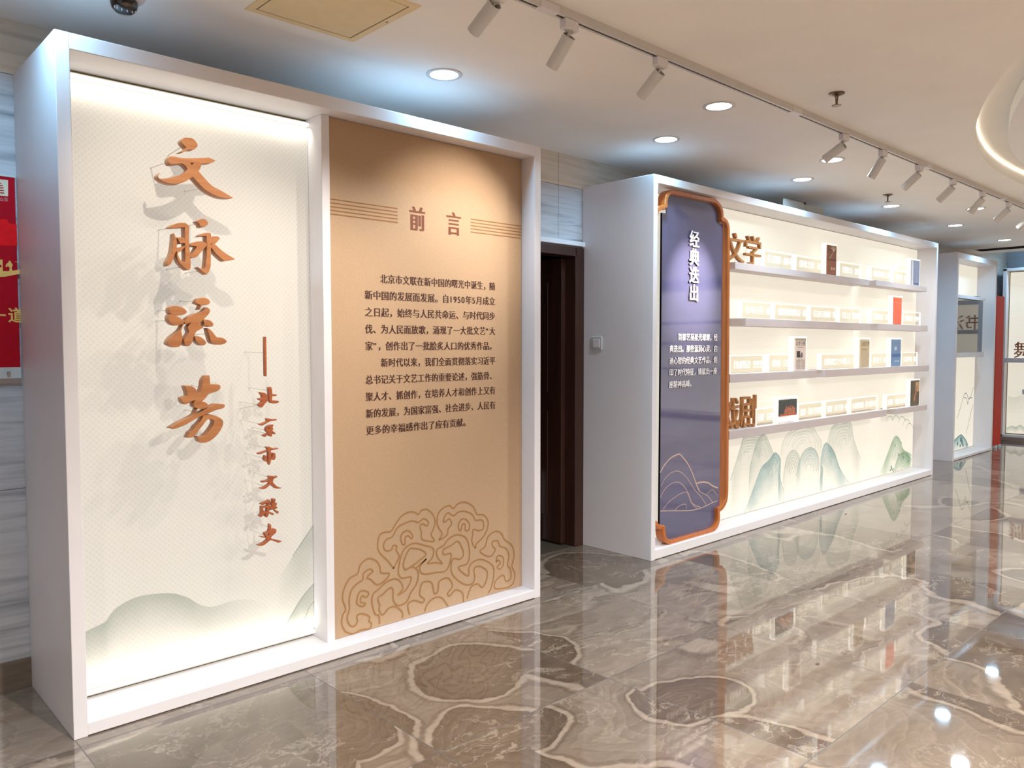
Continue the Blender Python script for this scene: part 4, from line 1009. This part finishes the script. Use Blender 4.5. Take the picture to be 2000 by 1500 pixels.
gp = [(gx0, .20), (tl-.015, .20)] + arc(tl+.055, .15, .07, 180, 270) + arc(tr-.045, .15, .07, 270, 360) + [(tr+.025, .20), (gx1, .20), (gx1, 2.29), (tr+.025, 2.29)] + arc(tr-.045, 2.36, .07, 0, 90) + arc(tl+.055, 2.36, .07, 90, 180) + [(tl-.015, 2.29), (gx0, 2.29)]
MB().poly_xz(gp, YG, YG+.010).build('purple_glass', PURPLE, sg)
MB().box(gx0, gx0+.004, YG-.0006, YG+.012, .2, 2.29).build('glass_edge', BLACK, sg)
mb = MB()
for k, ch in enumerate('经典迭出'):
    put_text(mb, ch, 4.628, 2.103-k*.1235, .118, .122, YG-.006, depth=.010, thin=.008, fat=.030)
tt = mb.build('title_text', [WHITET, DARKSIDE], sg)
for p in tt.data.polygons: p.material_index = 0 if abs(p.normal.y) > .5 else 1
mb = MB()
for k, s in enumerate(['　　首都艺苑星光璀璨，经', '典迭出。那些温润心灵、启', '迪心智的经典文艺作品，烙', '印了时代特征，铸就出一座', '座精神高峰。']):
    put_text(mb, s, 4.413, 1.462-k*.0805-.010, .0488, .053, YG-.003, depth=.003, thin=.006, fat=.036)
bt = mb.build('body_text', [WHITET, DARKSIDE], sg)
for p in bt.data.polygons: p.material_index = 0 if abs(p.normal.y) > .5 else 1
mb = MB()
for w, pts in ((.010, [(65, 430), (120, 330), (200, 240), (270, 200), (320, 185), (370, 230), (430, 310), (480, 410), (520, 510), (550, 600), (590, 680)]), (.005, [(590, 680), (640, 710), (690, 735), (730, 780), (760, 825)]),
    (.011, [(545, 575), (600, 560), (660, 558), (710, 570), (760, 605), (830, 635)]), (.005, [(75, 610), (130, 510), (200, 440), (280, 408), (350, 430), (420, 500), (480, 590), (530, 670), (600, 740), (640, 800), (680, 860)]),
    (.005, [(65, 760), (120, 660), (200, 585), (290, 555), (360, 590), (420, 670), (460, 760), (490, 830), (540, 870), (600, 890)]), (.004, [(105, 920), (170, 830), (260, 760), (340, 710), (410, 690), (440, 730), (460, 800), (490, 850), (555, 910)]),
    (.004, [(260, 930), (310, 880), (370, 852), (410, 860), (415, 920)]), (.006, [(65, 942), (200, 938), (350, 938), (480, 932), (580, 910), (680, 870), (760, 830), (830, 805)]), (.004, [(690, 720), (720, 680), (760, 660), (800, 700), (828, 735)])):
    mb.ribbon(smooth_line(trace(pts, B_, sB, YG-.001), 4), w, YG-.001)
mb.keep = True
mb.build('mountain_line_print', PINKLINE, sg)

# acrylic offcut lying on top of the long case
pl = thing('acrylic_plate', 'clear acrylic plate standing on top of the long case', 'acrylic plate', (6.46, 3.26, H2))
MB().box(6.10, 6.47, 3.245, 3.251, H2, 2.622, .001).box(6.478, 6.815, 3.247, 3.253, H2, 2.618, .001).build('acrylic_sheet', PLATEG, pl)
MB().box(6.455, 6.485, 3.243, 3.257, 2.612, 2.632, .002).build('black_clip', BLACK, pl)

# --- third case with a screen
D3, P3 = 3.30, 3.52
L3, R3, H3 = 10.446, 11.985, 2.537
case3 = thing('display_case', 'narrow white case with a dark screen, third along the wall', 'display case', (L3, D3, 0))
case_frame('frame', L3, R3, D3, WALL-.002, H3, .05, .035, .066, case3)
lp3 = MB().box(10.50, 11.925, P3, P3+.02, .045, 2.463).build('light_panel', FILM2, case3)
MB().box(10.496, 11.935, P3+.021, P3+.03, .035, 2.471).build('panel_reveal', OLIVE, case3)
mb = MB(); o3, s3 = (1780, 640), 5.36
for k, pts in enumerate(([(480, 950), (500, 880), (520, 820), (545, 720), (570, 685), (590, 720), (603, 748), (622, 715), (640, 660), (652, 620)], [(575, 1100), (600, 1000), (625, 880), (648, 800)], [(550, 730), (580, 745), (590, 800), (605, 740), (640, 735)])):
    yk = P3-.001-.0002*k; mb.ribbon(smooth_line(trace(pts, o3, s3, yk), 4), .013, yk)
mb.keep = True; mb.build('peak_line_print', ink('outline_ink', (140, 160, 162), False, .9), lp3)
pts = [(445, 1190), (480, 1150), (520, 1123), (545, 1145), (570, 1175), (592, 1225)]
mb = fade_hill(MB(), smooth_line(trace(pts, o3, s3, P3-.002), 4), P3-.002, .22, 1.0, .046)
mb.build('blue_hill_print', BLUE_I, lp3)
mb = MB()
for k, (a, b, s_) in enumerate(((520, 1170, 22), (530, 1200, 20), (485, 1215, 16), (540, 1230, 16), (510, 1235, 14), (575, 1225, 10))):
    w = at(o3[0]+a/s3, o3[1]+b/s3, 1, P3-.003); r_ = s_*.0016
    mb.poly_xz([(w.x+r_*math.cos(q)*(.8+.4*random.random()), w.z+r_*math.sin(q)*(.8+.4*random.random())) for q in [j*math.pi/5 for j in range(10)]], P3-.003-.0002*k, P3-.0028-.0002*k)
mb.ribbon(smooth_line(trace(pts, o3, s3, P3-.0046), 4), .012, P3-.0046)
mb.build('tree_print', mat('teal_print', (96, 146, 152), .7), lp3)
tag(MB().box(10.60, 11.785, 3.400, P3-.013, 1.328, 2.000, .003).build('wall_screen', SCREEN), 'dark glossy screen between two white ledges in the third case', 'screen')
for z0, z1, lab in ((2.004, 2.045, 'white ledge just above the dark screen'), (1.262, 1.324, 'white ledge just below the dark screen')):
    tag(MB().box(10.50, 11.80, 3.38, P3-.013, z0, z1, .002).build('display_ledge', WHITE), lab, 'ledge', 'ledges around the dark screen')
tag(MB().box(11.56, 11.74, 3.42, 3.50, 2.047, 2.060, .003).build('remote_control', mat('dark_plastic', (50, 44, 40), .5)), 'small dark flat device lying on the ledge above the screen', 'device')

# red board beyond the third case
rb = thing('red_board', 'tall narrow red board standing beyond the third case', 'board', (12.38, 3.40, 0))
MB().box(12.20, 12.535, 3.350, 3.392, .035, 2.09, .003).build('red_panel', RED, rb)
MB().box(12.28, 12.31, 3.33, 3.41, 0, .035).box(12.46, 12.49, 3.33, 3.41, 0, .035).build('foot', WHITE, rb)

# --- fourth case, facing the camera side
XF = 13.40
case4 = thing('display_case', 'wide white light-box case on the far wall, holding the wooden letter 舞', 'display case', (XF, 1.0, 0))
mb = MB()
yL, yR = 3.61, -5.0
mb.box(XF, 13.92, yL-.05, yL, 0, 2.55, .003).box(XF, 13.92, yR, yR+.05, 0, 2.55, .003).box(XF, 13.92, yR, yL, 2.515, 2.555, .003).box(XF, 13.92, yR, yL, 0, .085, .003).box(13.90, 13.92, yR, yL, 0, 2.55)
mb.build('frame', WHITE, case4)
lp4 = MB().box(XF+.12, XF+.14, yR+.06, yL-.065, .10, 2.50).build('light_panel', FILM2, case4)
MB().box(XF+.142, XF+.15, yR+.05, yL-.05, .085, 2.515).build('panel_reveal', OLIVE, case4)
MB().box(XF-.04, XF, yR, yL, .0, .055, .002).build('plinth_step', mat('brown_plinth', (150, 130, 122), .5), case4)
mb = MB(); lay = mb.bm.verts.layers.float.new('ink')
def hill4(ridge, fall, d, x):
    prev = None
    for y, z in ridge:
        col = []
        for k in range(6):
            v = mb.bm.verts.new((x, y, max(z-fall*k/5, .101+.0003*k))); v[lay] = d*(1-k/5); col.append(v)
        if prev:
            for k in range(5): mb.bm.faces.new([prev[k], col[k], col[k+1], prev[k+1]])
        prev = col
    mb.keep = True
hill4(smooth_line([(3.53, .66), (3.45, .64), (3.36, .68), (3.25, .74), (3.1, .72), (2.9, .80)]), .3, .35, XF+.119)
hill4(smooth_line([(3.54, .18), (3.47, .215), (3.42, .20), (3.36, .235), (3.3, .20), (3.2, .24), (3.0, .18)]), .1, .9, XF+.1185)
mb.build('hill_print', ink('green_grey_ink', (190, 200, 194)), lp4)
def ledge4(y0, y1, z0, z1, lab):
    tag(MB().box(XF-.02, XF+.107, y0, y1, z0, z1, .002).build('display_shelf', WHITE), lab, 'shelf', 'shelves in the far case')
ledge4(2.98, 3.555, 1.160, 1.228, 'white shelf under the letter 舞 in the far case')
ledge4(.2, 2.96, 1.590, 1.655, 'white shelf mirrored below the letters in the dark screen')
ledge4(.2, 2.96, 2.040, 2.105, 'white shelf mirrored along the top of the dark screen')
for za, la in ((1.84, 'upper'), (1.43, 'middle'), (.92, 'lower')): ledge4(-4.7, -.6, za, za+.06, la+' of three white shelves mirrored in the purple sign')
ledge4(2.6, 3.315, .700, .768, 'white shelf lower right in the far case, at the right edge')
solid_letter('舞', 3.215, 3.447, 1.230, 1.466, XF+.02, 'dark golden wooden letter 舞 on a shelf at the right edge', 'wooden letters in the far case', m=LETTER2, frame='X')
solid_letter('书', 2.70, 2.92, 1.657, 1.880, XF+.02, 'wooden letter mirrored at the right of the dark screen', 'wooden letters in the far case', m=LETTER2, frame='X')
solid_letter('法', 2.45, 2.67, 1.657, 1.880, XF+.02, 'wooden letter mirrored at the left of the dark screen', 'wooden letters in the far case', m=LETTER2, frame='X')

# ------------------------------------------------------------------ ceiling fittings
tr_t = thing('lighting_track', 'long pale lighting track running along the ceiling', 'lighting track', (5, 2.14, H))
TY, TZ = 2.14, H-.034
mb = MB()
mb.box(.2, 12.6, TY-.018, TY-.0065, TZ, H).box(.2, 12.6, TY+.0065, TY+.018, TZ, H).box(.2, 12.6, TY-.0065, TY+.0065, H-.012, H)
mb.build('rail', GREYP, tr_t)
MB().box(.2, 12.6, TY-.0064, TY+.0064, TZ+.003, H-.0125).build('slot_lining', BLACK, tr_t)
for x in (2.19, 4.13, 6.08, 7.86): MB().box(x-.05, x+.05, TY-.0205, TY+.0205, TZ-.002, TZ+.028, .002).build('joint_cover', WHITE, tr_t)
HEADS = [(1.05, (-.02, .095, -.095), 1), (1.926, (0, .141, -.077), 1), (2.315, (0, .091, -.092), 1), (2.906, (0, .105, -.083), 1), (4.743, (0, .123, -.069), 1), (5.315, (0, .074, -.111), 1),
         (5.939, (0, .098, -.082), 1), (6.623, (0, .099, -.089), 1), (7.328, (0, .079, -.091), 1), (8.047, (0, .090, -.080), 1), (8.72, (0, .09, -.085), 1)]
HL = ['outside the left of the frame', 'first from the left, lit blue and cut by the top edge', 'second from the left, showing its open dark end', 'third from the left, in front of bare ceiling', 'fourth from the left, overlapping a downlight',
      'fifth from the left, the steepest of the row', 'sixth from the left', 'seventh from the left', 'eighth from the left, overlapping a small far downlight', 'ninth from the left, near the right edge', 'tenth from the left, cut by the right edge']
AIMS = {0: (1.25, P1, 1.75), 1: (1.50, P1, 1.25), 2: (1.50, P1, 1.25), 3: (2.56, YB, 1.86), 4: (4.68, YG, 1.80), 5: (5.7, P2, 1.3), 6: (6.3, P2, 1.3), 7: (7.0, P2, 1.4), 8: (7.6, P2, 1.3), 9: (8.4, P2, 1.4), 10: (9.3, P2, 1.3)}
for i, (hx, d, on) in enumerate(HEADS):
    if i == 0: lab = 'white track spotlight left of the first visible one, beyond the top edge'
    else: lab = 'white track spotlight ' + HL[i]
    t = thing('track_spotlight', lab, 'spotlight', (hx, TY, TZ), 'track spotlights')
    d = Vector(d).normalized(); top = Vector((hx, TY, 2.622)); top.z = {1: 2.632, 4: 2.617, 5: 2.627}.get(i, 2.620); bot = top+d*.135
    ad = MB().box(hx-.038, hx+.038, TY-.017, TY+.017, TZ-.040, TZ-.001, .004); ad.build('adapter', WHITE, t)
    hang = top+d*.030
    MB().cyl((hx, TY, TZ-.047), (hx, TY, TZ-.039), .017, n=20).cyl((hx, TY, TZ-.044), tuple(hang+Vector((0, 0, .0))), .0065, n=12).build('stem', GREYP, t, smooth=True)
    r = .0265
    mb = MB().lathe([(r-.003, .030), (r-.003, 0.0), (r, 0.0), (r, .135), (r-.004, .135), (r-.006, .118), (.0005, .118)], top, d, 32)
    mb.build('lamp_tube', GREYP, t, smooth=True)
    MB().lathe([(.0005, .031), (r-.0035, .031), (r-.0035, .028), (.0005, .028)], top, d, 24).build('heat_sink', BLACK, t)
    MB().lathe([(.0005, .1165), (r-.0065, .1165), (r-.0065, .1150), (.0005, .1150)], top, d, 24).build('lens', SPOTLENS, t)
    aim = Vector(AIMS[i]); src = bot+d*.004
    e = LV['spot']*{0: 1.5, 1: 1.4, 2: 1.5, 3: 3.3, 4: 9.0}.get(i, .65)
    l = lamp('spot_beam', 'SPOT', src, t, e, LV['spot_col'], spot_size=math.radians({2: 66, 3: 60, 4: 36}.get(i, 62)), spot_blend=1.0, shadow_soft_size=.012)
    l.rotation_euler = (aim-src).to_track_quat('-Z', 'Y').to_euler()

DL = [(.64, 3.03, 'over the left side of the calligraphy case, out of frame'), (2.40, 3.034, 'round recessed downlight above the calligraphy case'), (4.165, 3.018, 'round recessed downlight above the purple sign'),
      (5.934, 3.003, 'round recessed downlight over the middle of the long case'), (7.663, 2.999, 'round recessed downlight below the far sprinkler'), (9.403, 3.003, 'small round downlight beyond the right end of the long case'), (11.15, 2.999, 'farthest small round downlight, above the third case'),
      (3.803, 2.409, 'larger round downlight below the middle of the track'), (5.47, 2.551, 'round downlight partly hidden by the fourth spotlight'), (8.40, 2.509, 'small downlight partly hidden by the eighth spotlight'), (13.25, 3.10, 'high downlight over the far case, washing the wall blue')]
for x, y, w in ((1.4, -.6, 'almost overhead of the camera'), (-1.6, -.8, 'over the left shoulder of the camera'), (7.1, -.6, 'inside the round recess, nearest the cases'), (4.0, -2.2, 'inside the round recess, nearest the camera'), (10.2, -2.2, 'inside the round recess, farthest along'), (2.0, -5.0, 'deep in the hall behind the camera'), (7.1, -4.0, 'in the middle of the round recess')):  # added lamps, never in view, put in to brighten the hall
    DL.append((x, y, 'outside the picture, added for fill, '+w))
for i, (x, y, lab) in enumerate(DL):
    if lab.startswith(('over the', 'outside')): lab = 'round downlight '+lab
    zc = 2.92 if x > 12.7 else H+.008 if math.hypot(x-CX, y-CY) < CR else H
    t = thing('ceiling_downlight', lab, 'downlight', (x, y, zc), 'recessed ceiling downlights')
    MB().lathe([(.086, 0), (.086, -.004), (.080, -.006), (.068, -.004), (.066, .0)], (x, y, zc-.0005), n=40).build('trim_ring', GREYP, t, smooth=True)
    MB().lathe([(.0005, -.0016), (.0665, -.0016), (.0665, -.0006)], (x, y, zc-.0008), n=40).build('lens', LENS, t)
    far = i > 10  # the added unseen fill lamps
    lamp('downlight_beam', 'AREA', (x, y, zc-.009), t, LV['hall']*(.75 if x < 0 else 1.25 if y > -1 and x < 2 else 1) if far else LV["down"]*(1.5 if i in (7, 8, 9) else 1), LV['hall_col'] if far else (.80, .92, 1.0) if i in (7, 8, 9) else LV['down_col'], shape='DISK', size=.13, spread=math.radians(150))

ht = thing('ceiling_hatch', 'square cream access hatch in the ceiling at the top edge', 'hatch', (1.62, 2.735, H))
CREAM = mat('cream_hatch_paint', (226, 208, 168), .8, noise=.03)
hx0, hx1, hy0, hy1 = 1.378, 1.862, 2.492, 2.980
mb = MB(); w_ = .032
mb.box(hx0, hx1, hy0, hy0+w_, H-.004, H+.01, .001).box(hx0, hx1, hy1-w_, hy1, H-.004, H+.01, .001).box(hx0, hx0+w_, hy0+w_, hy1-w_, H-.004, H+.01, .001).box(hx1-w_, hx1, hy0+w_, hy1-w_, H-.004, H+.01, .001)
mb.build('hatch_frame', CREAM, ht)
MB().box(hx0+w_+.005, hx1-w_-.005, hy0+w_+.005, hy1-w_-.005, H-.003, H-.001).build('hatch_lid', CREAM, ht)
MB().box(hx0+w_, hx1-w_, hy0+w_, hy1-w_, H-.0008, H-.0004).build('hatch_gap', BLACK, ht)
MB().cyl((1.846, 2.70, H-.0055), (1.846, 2.70, H-.003), .004, n=12).build('hatch_screw', BLACK, ht)

cx_, cy_ = .985, 3.125
dm = thing('dome_camera', 'white dome security camera on the ceiling at upper left', 'camera', (cx_, cy_, H))
MB().lathe([(.074, 0), (.074, -.022), (.066, -.034), (.052, -.040), (.0005, -.040)], (cx_, cy_, H), n=40).build('camera_base', WHITE, dm, smooth=True)
MB().lathe([(.052*math.cos(math.radians(a)), -.040-.052*math.sin(math.radians(a))) for a in range(0, 91, 10)], (cx_, cy_, H), n=32).build('dome_cover', DOMECLEAR, dm, smooth=True)
MB().lathe([(.046, -.0405), (.047, -.048), (.042, -.068), (.030, -.080), (.0005, -.086)], (cx_, cy_, H), n=28).build('camera_eye', SMOKE, dm, smooth=True)
mb = MB()
for k in range(12):
    a = k*math.pi/6
    mb.cyl((cx_+.036*math.cos(a), cy_-.012+.020*math.sin(a), H-.070+.012*math.sin(a)), (cx_+.037*math.cos(a), cy_-.014+.021*math.sin(a), H-.078+.012*math.sin(a)), .0022, n=8)
mb.build('infrared_beads', mat('bead_white', (230, 232, 236), .2), dm)

for x, y, lab in ((4.058, 1.874, 'brass fire sprinkler on the bare ceiling, right of the track'), (7.073, 2.800, 'smaller far sprinkler above the right part of the long case')):
    s_ = thing('fire_sprinkler', lab, 'sprinkler', (x, y, H), 'ceiling sprinklers')
    BR = mat('aged_brass', (122, 100, 80), .3, metal=.8, noise=.15)
    MB().lathe([(.040, 0), (.038, -.006), (.020, -.012), (.014, -.016), (.0005, -.016)], (x, y, H), n=28).build('cover_plate', BR, s_, smooth=True)
    MB().cyl((x-.012, y, H-.014), (x-.005, y, H-.052), .0035, n=8).cyl((x+.012, y, H-.014), (x+.005, y, H-.052), .0035, n=8).cyl((x, y, H-.050), (x, y, H-.062), .006, n=10).build('yoke', BR, s_)
    MB().lathe([(.0005, -.062), (.024, -.062), (.024, -.065), (.0005, -.065)], (x, y, H), n=24).build('deflector', BR, s_)

for (px_, py_), sz, lab in (((1652, 1004), .016, 'tiny dark scrap on the floor in front of the long case'), ((1597, 1297), .014, 'small curled dark scrap on the middle of the polished floor')):
    w = at(px_, py_, 2, 0)
    mb = MB(); n_ = 8
    for k in range(n_-1):
        a0, a1 = k*.5, (k+1)*.5
        mb.quad((w.x+sz*(k/n_-.5)*2, w.y-sz*.4, .0015+.003*math.sin(a0)**2), (w.x+sz*((k+1)/n_-.5)*2, w.y-sz*.4, .0015+.003*math.sin(a1)**2), (w.x+sz*((k+1)/n_-.5)*2, w.y+sz*.4, .0012+.002*math.sin(a1)**2), (w.x+sz*(k/n_-.5)*2, w.y+sz*.4, .0012+.002*math.sin(a0)**2))
    tag(mb.build('paper_scrap', mat('dark_scrap', (92, 78, 62), .8)), lab, 'scrap')
